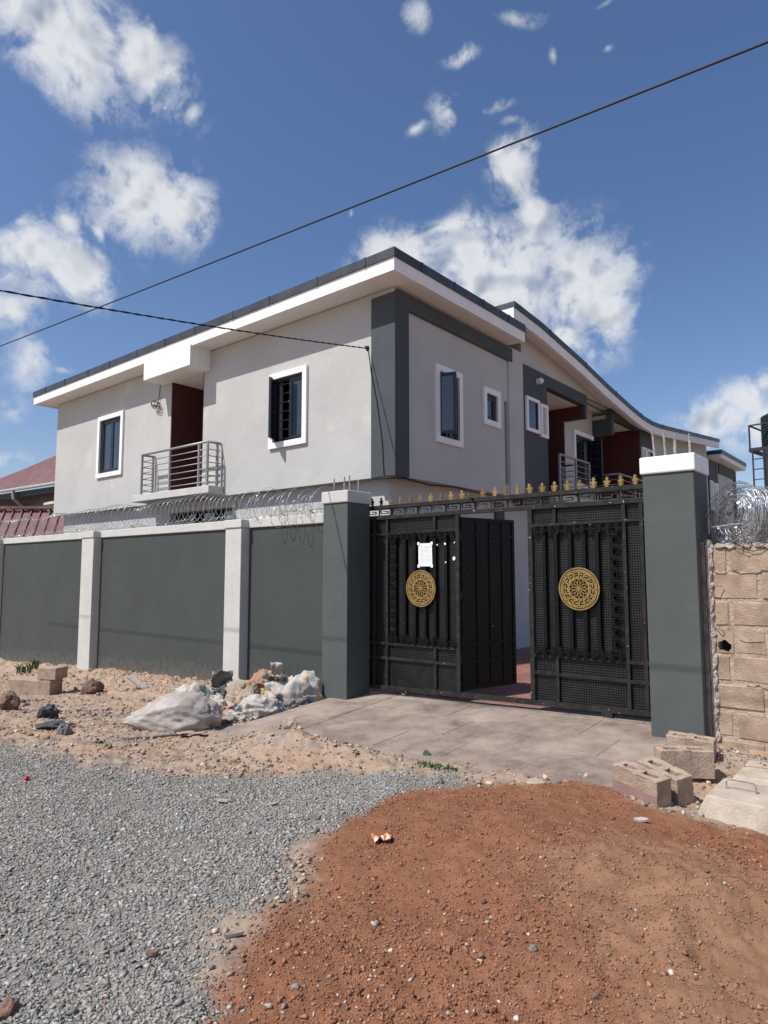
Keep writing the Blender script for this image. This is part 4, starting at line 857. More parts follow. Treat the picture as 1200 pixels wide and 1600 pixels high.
def cf(u):
    x = -22+15.2*u; tight = .5+.5*math.sin(3.1*x)
    r = .235+.02*math.sin(1.7*x)+.02*math.sin(4.3*x); z = 1.10+.02*math.sin(2.3*x)
    if x > -8.6: r = .26+.05*math.sin(9*x); z = 1.06-.06*(x+8.6)
    return (x+.05*math.sin(5*x), 6.92+.03*math.sin(3*x), z), r, .3*math.sin(x*2), .06
coil(m1, m2, cf, 104, 26, .0032, .40, .014)
m1.build('coil', 'wire', RW, smooth=True); tag(m2.build('barbs', 'wire', RW), kind='stuff')
m1, m2 = MB(), MB(); coil(m1, m2, lambda u: ((-8.6+1.5*u, 6.86, 1.02), .14+.06*math.sin(7*u), 0, .10), 6, 22, .004, .4, .016); coil(m1, m2, lambda u: ((-7.75+.75*u, 6.74, .83+.05*math.sin(5*u)), .19, 1, .08), 4, 22, .004, .4, .016)
m1.build('strand', 'wire', RW, smooth=True); tag(m2.build('barbs', 'wire', RW), kind='stuff')
for x in (-19.9, -18.2, -16.3, -14.5, -12.2, -10.6, -9.5, -7.75, -7.1):
    m = MB(); m.bar((x, 6.96, .84), (x-.02, 6.80, .91), .03, .008); m.bar((x-.02, 6.80, .91), (x+.30, 6.86, .935), .028, .008); m.build('bracket', 'rust', RW)
RB = thing('razor_wire_roll', 'dense silver roll of razor wire heaped on the rough block wall', 'razor wire', (-1, 6.95, .3))
m1, m2 = MB(), MB()
for s_ in range(4):
    coil(m1, m2, lambda u, s_=s_: ((-1.47+.46*u+.02*math.sin(17*u+s_), 6.80+.55*u, .515-.05*u+.02*math.sin(11*u+s_)), .295-.045*s_+.02*math.sin(23*u+1.9*s_), s_*2.1, .03), 32, 26, .0028, .45, .013, .008, side=(-.80, .60))
for s_ in range(3):
    coil(m1, m2, lambda u, s_=s_: ((-1.15+1.6*u+.04*math.sin(17*u+s_), 6.93+.05*math.sin(9*u+2*s_), .46-.05*u+.03*math.sin(11*u+s_)), .225-.035*s_+.03*math.sin(23*u+1.9*s_), s_*2.1, .09), 52, 22, .0028, .45, .013, .012, side=(-.35, .94))
m1.build('coil', 'wire', RB, smooth=True); tag(m2.build('barbs', 'wire', RB), kind='stuff')
m = MB(); m.bar((-1.66, 6.86, .42), (-1.30, 6.80, .45), .03, .01); m.bar((-1.45, 6.95, .24), (-1.45, 6.85, .45), .03, .01); m.build('bracket', 'rust', RB)

# ------------------------------------------------------------------ loose hollow blocks and slab covers
def hollow_block(label, loc, rot, L_=.405, W_=.150, H_=.205, two=False):
    o = thing('hollow_block', label, 'concrete block', loc, rot, 'loose hollow blocks by the gate pillar'); m = MB(); t_ = .050
    us = [-L_/2, -L_/2+t_, -t_*.6, t_*.6, L_/2-t_, L_/2]; vs_ = [-W_/2, -W_/2+t_, W_/2-t_, W_/2]
    hs = [(us[1], us[2], vs_[1], vs_[2]), (us[3], us[4], vs_[1], vs_[2])]
    holed(m, lambda u, d, v: (u, v, H_+d), us[0], us[5], vs_[0], vs_[3], hs, H_-.001)
    b = m.build('shell', 'block2', o, local=True)
    bm = bmesh.new(); bm.from_mesh(b.data); bmesh.ops.remove_doubles(bm, verts=bm.verts, dist=.0005); bmesh.ops.subdivide_edges(bm, edges=[e for e in bm.edges if e.calc_length() > .05], cuts=6, use_grid_fill=True)
    for v in bm.verts:
        q = v.co+o.location; v.co += Vector((mnoise.noise(q*28), mnoise.noise(q*28+Vector((7, 3, 1))), mnoise.noise(q*28+Vector((1, 9, 4)))))*.0025+Vector((mnoise.noise(q*9), mnoise.noise(q*9+Vector((5, 3, 1))), 0))*.0025
    bm.to_mesh(b.data); bm.free(); bv = b.modifiers.new('bevel', 'BEVEL'); bv.width = .004; bv.segments = 1; bv.limit_method = 'ANGLE'; bv.angle_limit = R(50)
    m = MB(); m.box(us[0]+.01, us[5]-.01, vs_[0]+.01, vs_[3]-.01, .002, .012); m.build('core_floor', 'block2', o, local=True)
    return o
hb = hollow_block('tan hollow block with a mauve painted lower half leaning nearest the driveway edge', (-1.77, 5.11, hz(-1.77, 5.11)-.005), (R(5), R(4), R(-22)))
m = MB(); m.box(-.2015, .2015, -.0765, -.0745, .003, .095); m.build('mauve_paint', mat('mauve_paint', (.30, .19, .165), .9, var=.15, bump=.4), hb, local=True)
hollow_block('tan hollow block leaning between the mauve block and the upright block', (-1.67, 5.36, hz(-1.67, 5.36)+.005), (R(9), R(5), R(-30)))
hollow_block('tan hollow block standing upright with two open cores facing up', (-1.66, 5.80, hz(-1.66, 5.80)), (0, 0, R(34)), H_=.215, W_=.17, L_=.42)
hollow_block('tan hollow block farthest back against the gate pillar foot', (-1.74, 6.30, hz(-1.74, 6.30)-.03), (R(3), R(2), R(6)), H_=.19, W_=.17, L_=.38)
def cover(label, x0, x1, y0, y1, z0, z1, hx0, hx1):
    o = thing('slab_cover', label, 'concrete slab', ((x0+x1)/2, (y0+y1)/2, z0)); m = MB(); e = .11
    lo = [(x0, y0), (x1, y0), (x1, y1), (x0, y1)]; hi = [(x0+e, y0+e), (x1-e, y0+e), (x1-e, y1-e*.4), (x0+e, y1-e*.4)]; k = 4
    m.add([(u, v, z0) for u, v in lo]+[(u, v, z0+.02) for u, v in lo]+[(u, v, z1) for u, v in hi], [(3,2,1,0)]+[(i, (i+1) % k, 4+(i+1) % k, 4+i) for i in range(4)]+[(4+i, 4+(i+1) % k, 8+(i+1) % k, 8+i) for i in range(4)]+[(8, 9, 10, 11)])
    m.build('slab', 'slab', o, bevel=.012); yy = (y0+y1)/2+.02
    m = MB(); m.tube([(hx0, yy, z1-.02), (hx0, yy, z1+.05), (hx0+.02, yy, z1+.07), (hx1-.02, yy+.01, z1+.07), (hx1, yy+.01, z1+.05), (hx1, yy+.01, z1-.02)], .006, 6); m.build('handle', 'rust', o)
cover('pale concrete slab cover with wire handle in front at the right edge', -1.45, .55, 5.06, 5.72, -1.86, -1.575, -1.26, -1.07)
cover('pale concrete slab cover with wire handle behind, under the block wall', -1.42, .60, 5.79, 6.55, -1.80, -1.60, -1.30, -1.12)

# ------------------------------------------------------------------ cables
def catenary(a, b, sag, n_=40):
    a, b = Vector(a), Vector(b); return [a.lerp(b, i/n_)-Vector((0, 0, sag*4*(i/n_)*(1-i/n_))) for i in range(n_+1)]
m = MB(); m.tube(catenary((-17.0, 3.55, 3.68), (2.6, 4.14, 2.85), .02), .0075, 6); tag(m.build('overhead_cable', 'black', None, smooth=True), 'thin black overhead cable crossing the whole sky diagonally', 'cable')
m = MB(); b_ = Vector((-7.36, 8.40, 3.865)); a_ = b_+1.3*(Vector((-6.92, 2.40, 2.80))-b_); base_ = catenary(a_, b_, .06, 120)
m.tube([p_+Vector((.006*math.sin(i*1.3), 0, .006*math.cos(i*1.3))) for i, p_ in enumerate(base_)], .0075, 6)
m.tube([p_-Vector((.006*math.sin(i*1.3), 0, .006*math.cos(i*1.3))) for i, p_ in enumerate(base_)], .006, 6)
SC = thing('service_cable', 'twisted black service cable running to the slate pilaster and down it', 'cable', (-7.36, 8.4, 3.86)); m.build('span', 'black', SC, smooth=True)
m = MB(); m.tube([(-7.36, 8.40, 3.865), (-7.34, 8.41, 3.72), (-7.30, 8.42, 3.4), (-7.18, 8.425, 2.9), (-7.06, 8.425, 2.2), (-7.02, 8.425, 1.62), (-7.0, 8.44, 1.585)], .010, 6); m.build('drop', 'black', SC, smooth=True)
m = MB(); m.tube([(-7.25, 8.42, 1.57), (-6.86, 8.44, 1.555), (-6.81, 8.7, 1.57), (-6.80, 9.4, 1.53), (-6.80, 10.2, 1.57), (-6.80, 11.2, 1.535), (-6.80, 12.6, 1.56)], .014, 6); m.build('edge_run', 'black', SC, smooth=True)
m = MB()
for q in range(5): m.tube([(-7.37+.03*math.cos(t_*1.26+q), 8.405-.02*q*.4, 3.865+.045*math.sin(t_*1.26+q*.7)) for t_ in range(6)], .011, 5)
m.build('knot', 'black', SC)
m = MB(); m.tube([(-14.05, 8.47, 4.5), (-14.07, 8.46, 4.2), (-14.1, 8.46, 4.02)], .008, 5)
for q in range(7):
    c0 = (-14.1+random.uniform(-.05, .05), 8.44-.01*q, 3.98+random.uniform(-.04, .04)); r0 = random.uniform(.06, .13); a0 = random.uniform(0, 3)
    m.tube([(c0[0]+r0*math.cos(a0+t_*.6)*1.3, c0[1]-.03*math.sin(t_), c0[2]+r0*math.sin(a0+t_*.6)*.8) for t_ in range(10)], .007, 5)
tag(m.build('wire_tangle', 'black'), 'small tangle of loose black wire hanging under the balcony canopy', 'wire')

# ------------------------------------------------------------------ neighbouring house at left
NB = thing('neighbour_house', 'brown house with red corrugated roof behind at far left', 'house', (-29, 13, -2))
m = MB(); m.box(-44, -24.2, 12.6, 20, -2, 3.55); m.build('wall', 'brownwall', NB)
E0, E1 = Vector((-44, 10.95, 3.66)), Vector((-23, 12.5, 3.72)); T0, T1 = Vector((-44.2, 15.4, 5.0)), Vector((-24, 18.5, 9.5))
m = MB(); k = 70; vs = []; fs = []
for i in range(k*4+1):
    u = i/(k*4); dz = .05 if i % 4 in (1, 2) else 0; a, b = E0.lerp(E1, u), T0.lerp(T1, u); vs += [a+Vector((0, 0, dz)), b+Vector((0, 0, dz))]
for i in range(k*4): fs.append((2*i, 2*i+2, 2*i+3, 2*i+1))
m.add(vs, fs); m.build('roof', 'redroof', NB)
m = MB(); m.tube([E0+Vector((0, -.05, -.06)), E1+Vector((0, -.05, -.06))], .075, 8); gt = m.build('gutter', 'gutter', NB)
m = MB(); a, b = E0+Vector((0, .15, -.42)), E1+Vector((0, .15, -.42)); m.bar(a+Vector((0, 0, .15)), b+Vector((0, 0, .15)), .05, .26); m.build('eaves_board', 'steel', NB)
m = MB(); pq = E0.lerp(E1, .60); m.tube([pq+Vector((0, -.04, -.1)), pq+Vector((0, 0, -.45)), pq+Vector((-.1, .5, -.8)), pq+Vector((-.1, .9, -1.2)), pq+Vector((-.1, .95, -4))], .08, 8); m.build('downpipe', 'gutter', NB)
for x0_ in (-29.35, -33.6):
    m = MB(); m.box(x0_, x0_+1.75, 12.50, 12.6, 1.2, 2.85); w_ = m.build('window', 'cream', NB)
    for q in range(2): m = MB(); m.box(x0_+.15+q*.82, x0_+.78+q*.82, 12.47, 12.50, 1.3, 2.7); m.build('pane', 'glass', w_)
    m = MB(); m.box(x0_-.1, x0_+1.85, 12.35, 12.6, 2.86, 2.97); m.build('hood', 'cream', w_)
LR = thing('lean_to_roof', 'low red ribbed metal roof in front of the brown house at far left', 'roof', (-27, 9.5, -2))
A0, A1, B0, B1 = Vector((-33.2, 8.6, 2.55)), Vector((-23.6, 12.2, 2.25)), Vector((-30.2, 6.9, .2)), Vector((-20.6, 10.3, -.1))
m = MB(); k = 22; vs = []; fs = []
prof = [(0, 0), (.10, .09), (.22, .09), (.32, 0), (.66, 0)]
us_ = [(i+a)/k for i in range(k) for a, _ in prof]+[1]; hs_ = [h for i in range(k) for _, h in prof]+[0]
for u, h in zip(us_, hs_): vs += [A0.lerp(A1, u)+Vector((0, 0, h)), B0.lerp(B1, u)+Vector((0, 0, h))]
for i in range(len(us_)-1): fs.append((2*i, 2*i+1, 2*i+3, 2*i+2))
m.add(vs, fs); m.build('sheet', 'redroof', LR)
m = MB(); m.bar(A0+Vector((0, 0, .13)), A1+Vector((0, 0, .13)), .35, .10); m.build('ridge_cap', 'redroof', LR)
m = MB()
for q in (.03, .35, .65, .97):
    for s_, e_ in ((A0, A1), (B0, B1)): pt = s_.lerp(e_, q); m.box(pt.x-.08, pt.x+.08, pt.y-.08, pt.y+.08, -3, pt.z-.02)
m.build('frame', 'steel', LR)

# ------------------------------------------------------------------ water tower at right
WT = thing('water_tower', 'dark steel tank stand with ladder at the right edge behind the wall', 'water tower', (-3.5, 25, -1.7))
def rot_(x, y): c, s_ = math.cos(R(-8)), math.sin(R(-8)); return (-4.47+x*c-y*s_, 24.5+x*s_+y*c)
sz = 2.3
for (x, y) in ((.42, 0), (sz, 0), (.42, sz), (sz, sz)): m = MB(); p_ = rot_(x, y); m.box(p_[0]-.06, p_[0]+.06, p_[1]-.06, p_[1]+.06, -1.7, 4.0); m.build('leg', 'steel', WT)
m = MB()
for (a, b) in (((-.05, 0), (sz, 0)), ((-.05, sz), (sz, sz)), ((-.05, 0), (-.05, sz)), ((sz, 0), (sz, sz)), ((.8, 0), (.8, sz)), ((1.6, 0), (1.6, sz))): m.bar((*rot_(*a), 4.03), (*rot_(*b), 4.03), .08, .12)
m.build('platform', 'steel', WT)
m = MB()
for (x, y) in ((-.05, 0), (-.05, sz), (sz, 0), (sz, sz)): m.bar((*rot_(x, y), 4.05), (*rot_(x, y), 4.86), .05, .05)
for (a, b) in (((-.05, 0), (sz, 0)), ((-.05, 0), (-.05, sz)), ((-.05, sz), (sz, sz))): m.bar((*rot_(*a), 4.86), (*rot_(*b), 4.86), .045, .045)
m.build('guard_rail', 'steel', WT)
m = MB()
for x in (.05, .38): m.bar((*rot_(x, -.08), 4.0), (*rot_(x, -.08), -1.6), .045, .045)
ld = m.build('ladder', 'steel', WT)
for i in range(16): m = MB(); m.bar((*rot_(.05, -.08), 3.7-i*.34), (*rot_(.38, -.08), 3.7-i*.34), .03, .03); m.build('rung', 'steel', ld)
m = MB(); m.bar((*rot_(.42, 0), 3.9), (*rot_(sz, 0), .6), .05, .05); m.bar((*rot_(.42, 0), .6), (*rot_(sz, 0), 3.9), .05, .05); m.build('brace', 'steel', WT)
m = MB(); m.tube([(*rot_(.62, .02), 3.8), (*rot_(.62, .02), 5.65)], .035, 8); m.build('overflow_pipe', 'gutter', WT)
def tank(label, cx_, cy_, z0, h, r):
    o = thing('water_tank', label, 'water tank', (cx_, cy_, z0)); pr_ = []; n_ = 14
    for i in range(n_):
        z = h*.88*i/n_; pr_ += [(r, z), (r, z+h*.88/n_*.55), (r*.95, z+h*.88/n_*.7), (r*.95, z+h*.88/n_*.95)]
    pr_ += [(r*.95, h*.88), (r*.6, h*.97), (r*.3, h), (0.001, h)]
    m = MB(); k = 28; vs = [(cx_+a*math.cos(2*math.pi*j/k), cy_+a*math.sin(2*math.pi*j/k), z0+z) for a, z in pr_ for j in range(k)]
    m.add(vs, [(i*k+j, i*k+(j+1) % k, (i+1)*k+(j+1) % k, (i+1)*k+j) for i in range(len(pr_)-1) for j in range(k)]); m.build('body', 'tank', o)
    m = MB(); m.tube([(cx_, cy_, z0+h-.01), (cx_, cy_, z0+h+.06)], r*.28, 16); m.build('lid', 'tank', o)
c0 = rot_(.72, .75); tank('dark ribbed water tank on top of the steel stand', c0[0], c0[1], 4.10, 1.25, .62)
c0 = rot_(1.02, .95); tank('dark ribbed water tank under the platform of the steel stand', c0[0], c0[1], 1.0, 2.0, .68)
# palm behind
PT = thing('palm_tree', 'palm with drooping fronds just showing above the razor wire roll', 'palm', (-6.4, 36, -1.7))
M['palm'] = mat('palm_leaf', (.045, .075, .022), .6, c2=(.10, .13, .045), scale=3)
m = MB(); m.tube([(-6.4, 36, -1.7), (-6.35, 36, .6), (-6.3, 36, 2.6)], [.2, .16, .13], 10); m.build('trunk', 'wood', PT)
for i in range(15):
    a = i*2.4; ln_ = random.uniform(1.2, 1.7); el = random.uniform(.1, 1.1); m = MB(); prev = None; rach = []
    for k in range(9):
        s_ = k/8*ln_; rach.append(Vector((-6.3+math.cos(a)*s_*math.cos(el), 36+math.sin(a)*s_*math.cos(el), 2.6+s_*math.sin(el)-.42*s_*s_)))
    m.tube(rach, .012, 4)
    for k in range(1, 9):
        for h_ in (0, .5):
            p_ = rach[k-1].lerp(rach[k], h_); d = (rach[k]-rach[k-1]).normalized(); s_ = d.cross(Vector((0, 0, 1))).normalized()
            for sg in (-1, 1):
                tip = p_+s_*sg*.34+d*.22-Vector((0, 0, .14)); m.add([p_-d*.02, p_+d*.03, tip], [(0, 1, 2)])
    m.build('frond', 'palm', PT)

# ------------------------------------------------------------------ rubbish heap and things lying about
def crumple(name, label, cat, loc, dims, rotz=0, m='sackgrey', seed=0, amp=.22, crease=.16, freq=2.2, sub=5, group=None, lift=0, tilt=0, taper=0):
    bm = bmesh.new(); bmesh.ops.create_icosphere(bm, subdivisions=sub, radius=1); of = Vector((seed*3.7, seed*1.3, -seed*2.1))
    rdg = lambda q: (1-min(1, abs(mnoise.noise(q))*2.3))**2
    for v in bm.verts:
        p_ = v.co.copy(); wv = Vector((mnoise.noise(p_*1.7+of), mnoise.noise(p_*1.7+of+Vector((9, 0, 0))), mnoise.noise(p_*1.7+of+Vector((0, 9, 0)))))*.35
        nn = mnoise.fractal(p_*freq*.45+of, 1.0, 2.0, 2); q_ = p_+wv
        s_ = 1+amp*nn*1.3+crease*(1.1*rdg(q_*freq*.6+of*2)+.55*rdg(q_*freq*1.5+of*3)+.28*rdg(q_*freq*3.4+of)-.75)
        v.co = p_*s_
        if taper: f_ = 1-taper*sm(-.2, 1.1, np.array(-v.co.x)); v.co.y *= float(f_); v.co.z *= float(f_)
        if v.co.z < -.35: v.co.z = -.35+(v.co.z+.35)*.15
        v.co = Vector((v.co.x*dims[0]/2, v.co.y*dims[1]/2, (v.co.z+.42)*dims[2]/1.5))
    me = bpy.data.meshes.new(name); bm.to_mesh(me); bm.free(); me.materials.append(M[m] if isinstance(m, str) else m); me.polygons.foreach_set('use_smooth', [True]*len(me.polygons))
    o = bpy.data.objects.new(name, me); col.objects.link(o); o.location = (loc[0], loc[1], hz(loc[0], loc[1])-.015+lift); o.rotation_euler = (R(tilt), 0, R(rotz)); return tag(o, label, cat, group)
def fold(name, label, cat, loc, w_, h_, rotz, m, seed=0, lean=70, amp=.12, group=None, lift=0, thick=.006, nn_=14):
    mb = MB(); vs = []; of = Vector((seed*2.3, seed, 0))
    for i in range(nn_+1):
        for j in range(nn_+1):
            u, v = i/nn_-.5, j/nn_; d = amp*mnoise.noise(Vector((u*3.2, v*3.2, seed))+of)+amp*.6*(1-2*abs(mnoise.noise(Vector((u*6, v*5, seed+4)))))
            vs.append((u*w_*(1-.25*v*(seed % 2)), d*w_*2, v*h_))
    mb.add(vs, [(i*(nn_+1)+j, (i+1)*(nn_+1)+j, (i+1)*(nn_+1)+j+1, i*(nn_+1)+j+1) for i in range(nn_) for j in range(nn_)])
    o = mb.build(name, m, None, smooth=True); s_ = o.modifiers.new('solid', 'SOLIDIFY'); s_.thickness = thick
    o.location = (loc[0], loc[1], hz(loc[0], loc[1])-.01+lift); o.rotation_euler = (R(90-lean), 0, R(rotz)); return tag(o, label, cat, group)
def stripes(name, c, c2, sc, wid):
    def ex(n, l, pos, out, p):
        tx = n.new('ShaderNodeTexCoord'); wv = n.new('ShaderNodeTexWave'); wv.inputs['Scale'].default_value = sc; wv.inputs['Distortion'].default_value = 1.2; l.new(tx.outputs['Object'], wv.inputs['Vector'])
        r = n.new('ShaderNodeMapRange'); r.inputs['From Min'].default_value = wid; r.inputs['From Max'].default_value = wid+.06; l.new(wv.outputs['Fac'], r.inputs[0])
        k = n.new('ShaderNodeMix'); k.data_type = 'RGBA'; l.new(r.outputs[0], k.inputs['Factor']); l.new(out, k.inputs['A']); k.inputs['B'].default_value = (*c2, 1); return k.outputs['Result']
    return mat(name, c, .75, var=.15, scale=8, bump=.25, bscale=30, extra=ex)
M['sackgrey'] = mat('woven_sack', (.36, .315, .275), .8, c2=(.50, .45, .405), scale=5, bump=.25, bscale=45)
M['bagwhite'] = mat('dirty_white_plastic', (.31, .265, .22), .6, c2=(.48, .43, .38), scale=7, bump=.2, bscale=30)
M['bagbrown'] = mat('brown_paper', (.32, .185, .115), .85, c2=(.43, .27, .18), scale=8, bump=.2, bscale=30)
M['bagtan'] = mat('tan_cloth', (.33, .25, .185), .9, c2=(.44, .34, .26), scale=8, bump=.2, bscale=30)
M['baggreen'] = stripes('green_white_bag', (.46, .43, .37), (.28, .33, .29), 1.4, .74)
M['bagblue'] = stripes('blue_striped_sack', (.44, .38, .31), (.27, .31, .33), 1.5, .76)
M['bagdark'] = mat('dark_rag', (.045, .043, .045), .85, c2=(.12, .115, .12), scale=10)
M['bagpink'] = mat('pink_grey_cloth', (.44, .33, .29), .85, c2=(.55, .44, .40), scale=7, bump=.2, bscale=30)
M['card'] = mat('cardboard', (.36, .255, .175), .9, var=.15, scale=6)
M['rock'] = mat('red_brown_clod', (.15, .085, .06), .95, c2=(.24, .15, .11), scale=14, bump=.7, bscale=45)
M['greyrock'] = mat('grey_clod', (.18, .165, .15), .95, c2=(.28, .26, .24), scale=14, bump=.7, bscale=45)
M['orange'] = stripes('orange_white_wrapper', (.70, .66, .60), (.62, .16, .035), 9, .45)
M['redcap'] = mat('red_plastic', (.50, .02, .03), .4, var=.05)
M['greenp'] = mat('green_plastic', (.06, .12, .09), .45, var=.1)
GR = 'rubbish dumped at the foot of the wall'
crumple('stuffed_sack', 'big pale grey woven sack lying on its side before the rubbish', 'sack', (-7.15, 4.62, 0), (1.12, .50, .46), 50, 'sackgrey', 3, amp=.08, crease=.14, freq=1.7, taper=.5, group=GR)
crumple('plastic_bag', 'crumpled white and green bag at the left end of the rubbish', 'bag', (-8.0, 5.55, 0), (.64, .46, .38), 40, 'baggreen', 5, crease=.3, group=GR)
crumple('plastic_bag', 'dirty white bag slumped against the foot of the pale pillar', 'bag', (-7.98, 6.20, 0), (.75, .40, .30), 35, 'bagwhite', 8, crease=.28, group=GR)
crumple('paper_bag', 'brown paper bag crumpled beside the pale pillar', 'bag', (-7.62, 6.40, 0), (.54, .46, .48), 70, 'bagbrown', 11, amp=.26, crease=.30, freq=1.5, group=GR)
crumple('striped_sack', 'white sack with blue stripes propped against the gate pillar end of the wall', 'sack', (-7.0, 6.44, 0), (.80, .44, .48), 25, 'bagblue', 14, amp=.18, crease=.30, freq=1.25, group=GR)
crumple('cloth_bundle', 'pinkish cloth bundle tucked under the blue striped sack', 'bundle', (-7.18, 6.20, 0), (.36, .26, .22), 30, 'bagpink', 17, crease=.3, group=GR)
crumple('cloth_bundle', 'rounded tan bundle in the middle of the rubbish', 'bundle', (-7.18, 5.78, 0), (.36, .33, .34), 60, 'bagtan', 20, amp=.14, crease=.16, group=GR)
crumple('plastic_bag', 'pale blue and white bag at the right front of the rubbish', 'bag', (-6.82, 5.66, 0), (.54, .36, .28), 45, stripes('blue_white_bag', (.42, .39, .35), (.28, .35, .40), .4, .66), 23, crease=.28, freq=1.6, group=GR)
crumple('wrapper_heap', 'tangle of white and orange wrappers in the front of the rubbish', 'wrappers', (-7.28, 5.42, 0), (.44, .32, .22), 10, stripes('wrapper', (.40, .34, .28), (.46, .20, .10), 1.1, .9), 26, amp=.35, crease=.5, group=GR)
crumple('rag', 'dark rag pile between the white bags', 'rag', (-7.9, 5.85, 0), (.46, .34, .26), 80, 'bagdark', 29, amp=.4, crease=.5, group=GR)
crumple('rag', 'brownish crushed rag behind the tan bundle', 'rag', (-7.5, 5.95, 0), (.52, .34, .34), 15, 'bagtan', 31, amp=.35, crease=.5, group=GR)
crumple('rag', 'flattened grey cloth at the right end of the rubbish beside the driveway', 'rag', (-6.75, 6.15, 0), (.55, .34, .13), 60, 'greyrock', 34, amp=.35, crease=.5, group=GR)
crumple('rag', 'yellowish rag wedged between the brown bag and the pink bundle', 'rag', (-7.33, 6.22, 0), (.24, .18, .20), 20, mat('yellow_rag', (.42, .33, .16), .85, var=.2), 36, crease=.5, group=GR)
crumple('plastic_bag', 'thin translucent-looking pale bag flattened at the very front of the rubbish', 'bag', (-6.95, 5.32, 0), (.40, .24, .11), 50, 'bagwhite', 38, crease=.5, group=GR)
fold('plastic_sheet', 'stiff grey plastic sheet standing up behind the white and green bag', 'plastic sheet', (-8.22, 6.1, 0), .30, .34, 60, 'greyrock', 2, 62, group=GR, lift=.12)
fold('paper_sheet', 'white paper sheet poking up between the brown bag and the striped sack', 'paper', (-7.42, 6.55, 0), .26, .36, 20, 'bagwhite', 5, 66, group=GR, lift=.20, amp=.06)
fold('sack_flap', 'loose white flap draped over the blue striped sack', 'cloth', (-7.22, 6.38, 0), .45, .28, 15, 'bagwhite', 7, 22, group=GR, lift=.27)
fold('cardboard', 'flat piece of cardboard lying in front of the grey sack', 'cardboard', (-6.62, 4.55, 0), .30, .17, 45, 'card', 4, 8, amp=.03, lift=.03)
m = MB(); m.tube([(x_, y_, hz(x_, y_)+.025) for x_, y_ in ((-6.75, 3.80), (-6.72, 4.05), (-6.70, 4.35), (-6.66, 4.62))], .016, 6); tag(m.build('stick', 'wood', None, smooth=True), 'long thin stick lying along the front of the grey sack', 'stick')
m = MB(); m.box(-.20, .20, -.05, .05, 0, .03); o = m.build('plank', 'bagwhite', None); o.location = (-10.35, 5.98, hz(-10.35, 5.98)+.10); o.rotation_euler = (R(20), R(26), R(20)); tag(o, 'short white plank lying on the bank below the wall', 'plank')
def clod(label, x, y, d, m_, seed, nm='rock', cat='rock', flat=.75):
    o = crumple(nm, label, cat, (x, y, 0), (d, d*.8, d*flat), seed*37, m_, seed, amp=.3, crease=.10, freq=2.6, sub=3); o.data.polygons.foreach_set('use_smooth', [False]*len(o.data.polygons)); return o
clod('rounded red-brown clod on the bank left of the white plank', -11.13, 5.60, .33, 'rock', 41)
clod('small grey clod near the pile of dark rags at left', -7.67, 3.56, .17, 'greyrock', 42)
clod('dark brown clod at the far left edge by the tan blocks', -10.2, 3.92, .36, 'rock', 43)
clod('smooth tan clod on the mound beside the driveway', -5.12, 4.66, .17, 'bagtan', 44)
clod('small dark brown stone low in the red earth', -1.02, 2.42, .045, 'rock', 45, cat='stone')
clod('blue-grey stone on the red earth near the bottom', -1.33, 2.53, .045, 'greyrock', 46, cat='stone')
clod('red-brown stone at the bottom left corner of the gravel', -2.74, 1.11, .085, 'rock', 47, cat='stone')
clod('pale grey stone at the edge of the gravel by the mound', -3.12, 4.42, .09, 'greyrock', 48, cat='stone')
clod('pale lump of mortar at the edge of the driveway', -2.53, 4.93, .16, 'mortar', 49, cat='stone', flat=.3)
crumple('rag', 'small black plastic heap on the dirt at left', 'rag', (-8.8, 3.86, 0), (.26, .24, .16), 20, 'bagdark', 51, amp=.4, crease=.3)
crumple('rag', 'flat grey-black rag below the black plastic heap', 'rag', (-8.15, 3.62, 0), (.42, .26, .09), 50, 'bagdark', 53, amp=.4, crease=.3)
# tan blocks at far left
for i, (x, y, lab, dz, L_, hh) in enumerate(((-12.42, 5.06, 'tan block at the left end of the pair on the ground', 0, .43, .25), (-11.98, 5.20, 'tan block at the right end of the pair on the ground', 0, .43, .25), (-11.88, 5.27, 'tan block resting on top of the right one of the pair', .25, .36, .20))):
    m = MB(); m.box(-L_/2, L_/2, -.16, .16, 0, hh); o = m.build('solid_block', 'block2', None, bevel=.01); o.location = (x, y, hz(x, y)+dz); o.rotation_euler = (0, 0, R(28)); tag(o, lab, 'concrete block', 'tan blocks left by the wall')
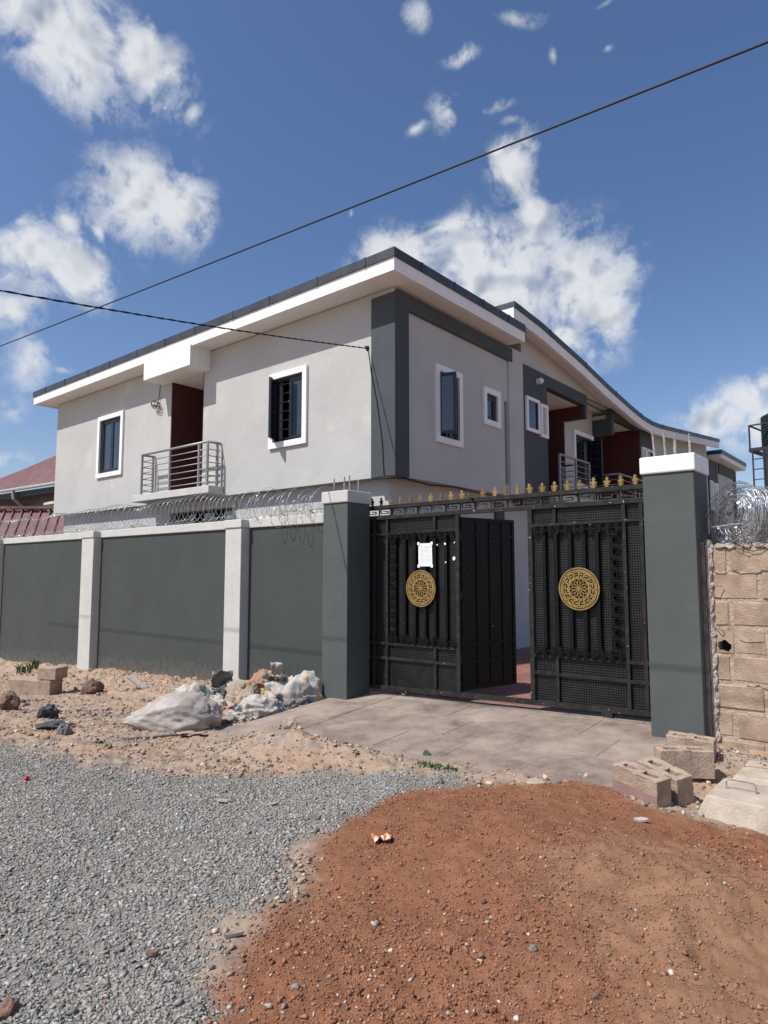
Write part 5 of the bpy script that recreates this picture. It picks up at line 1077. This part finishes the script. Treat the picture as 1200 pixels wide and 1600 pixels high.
# litter
fold('wrapper', 'orange and white torn wrapper lying on the red earth', 'wrapper', (-2.64, 3.15, 0), .13, .13, 40, 'orange', 3, 12, amp=.07, lift=.012, thick=.002)
m = MB(); m.tube([(0, 0, 0), (0, 0, .028)], [.018, .020], 12); o = m.build('bottle_cap', 'redcap', None); o.location = (-5.82, 2.42, hz(-5.82, 2.42)+.01); o.rotation_euler = (R(50), 0, 0); tag(o, 'small red bottle cap on the gravel at left', 'bottle cap')
m = MB(); m.tube([(0, 0, 0), (0, 0, .07)], [.025, .034], 14); o = m.build('plastic_cup', 'greenp', None); o.location = (-3.80, 5.20, hz(-3.80, 5.20)+.03); o.rotation_euler = (R(80), 0, R(30)); tag(o, 'small green plastic cup lying on the driveway edge', 'cup')
for i, (x, y, w_, h_, rz, mm, lab) in enumerate(((-4.05, 3.05, .13, .06, 20, 'bagpink', 'flat pinkish chip of tile on the gravel'), (-3.72, 3.22, .09, .04, 60, 'bagtan', 'small flat tan chip on the gravel'), (-2.45, 1.92, .10, .03, 50, 'wood', 'splinter of pale wood at the gravel edge'), (-2.62, 1.62, .06, .045, 10, 'rock', 'red brick chip lying in the gravel'), (-1.58, 4.55, .10, .05, 0, 'bagwhite', 'white chip in front of the mauve block'), (-.72, 4.35, .14, .05, 20, 'bagwhite', 'white flake on the earth before the slab cover'))):
    m = MB(); pg = [(w_*.5*math.cos(a)*random.uniform(.75, 1.1), h_*.5*math.sin(a)*random.uniform(.75, 1.15)) for a in np.linspace(0, 5.4, 7)]; m.prism(pg, lambda u, v, d: (u, v, d), 0, .012); o = m.build('chip', mm, None); o.location = (x, y, hz(x, y)+.008); o.rotation_euler = (R(random.uniform(-12, 12)), R(random.uniform(-12, 12)), R(rz)); tag(o, lab, 'chip')
# weeds
M['grass'] = mat('weed_leaf', (.055, .095, .022), .7, c2=(.12, .16, .05), scale=20)
def weed(label, x, y, n_, h_, spread, name='weed', cat='weed', leafy=False):
    m = MB()
    for i in range(n_):
        a = random.uniform(0, 6.28); r = spread*math.sqrt(random.random()); bx, by = x+r*math.cos(a)*1.6, y+r*math.sin(a)*.7; bz_ = hz(bx, by); h = h_*random.uniform(.5, 1.2); ln_ = random.uniform(.2, .9)*h; a2 = random.uniform(0, 6.28); wd = .006 if not leafy else .022
        tip = Vector((bx+ln_*math.cos(a2), by+ln_*math.sin(a2), bz_+h)); mid = Vector((bx+.35*ln_*math.cos(a2), by+.35*ln_*math.sin(a2), bz_+h*.65)); s_ = Vector((-math.sin(a2), math.cos(a2), 0))*wd; b0 = Vector((bx, by, bz_-.01))
        m.add([b0-s_*.5, b0+s_*.5, mid+s_, mid-s_, tip], [(0, 1, 2, 3), (3, 2, 4)])
    o = m.build(name, 'grass', None); return tag(o, label, cat)
weed('small patch of green grass at the gravel edge below the driveway', -3.40, 4.80, 170, .035, .13, 'grass_tuft', 'grass')
weed('sprig of green weed by the wall above the tan blocks', -15.2, 6.2, 42, .20, .25, leafy=True)
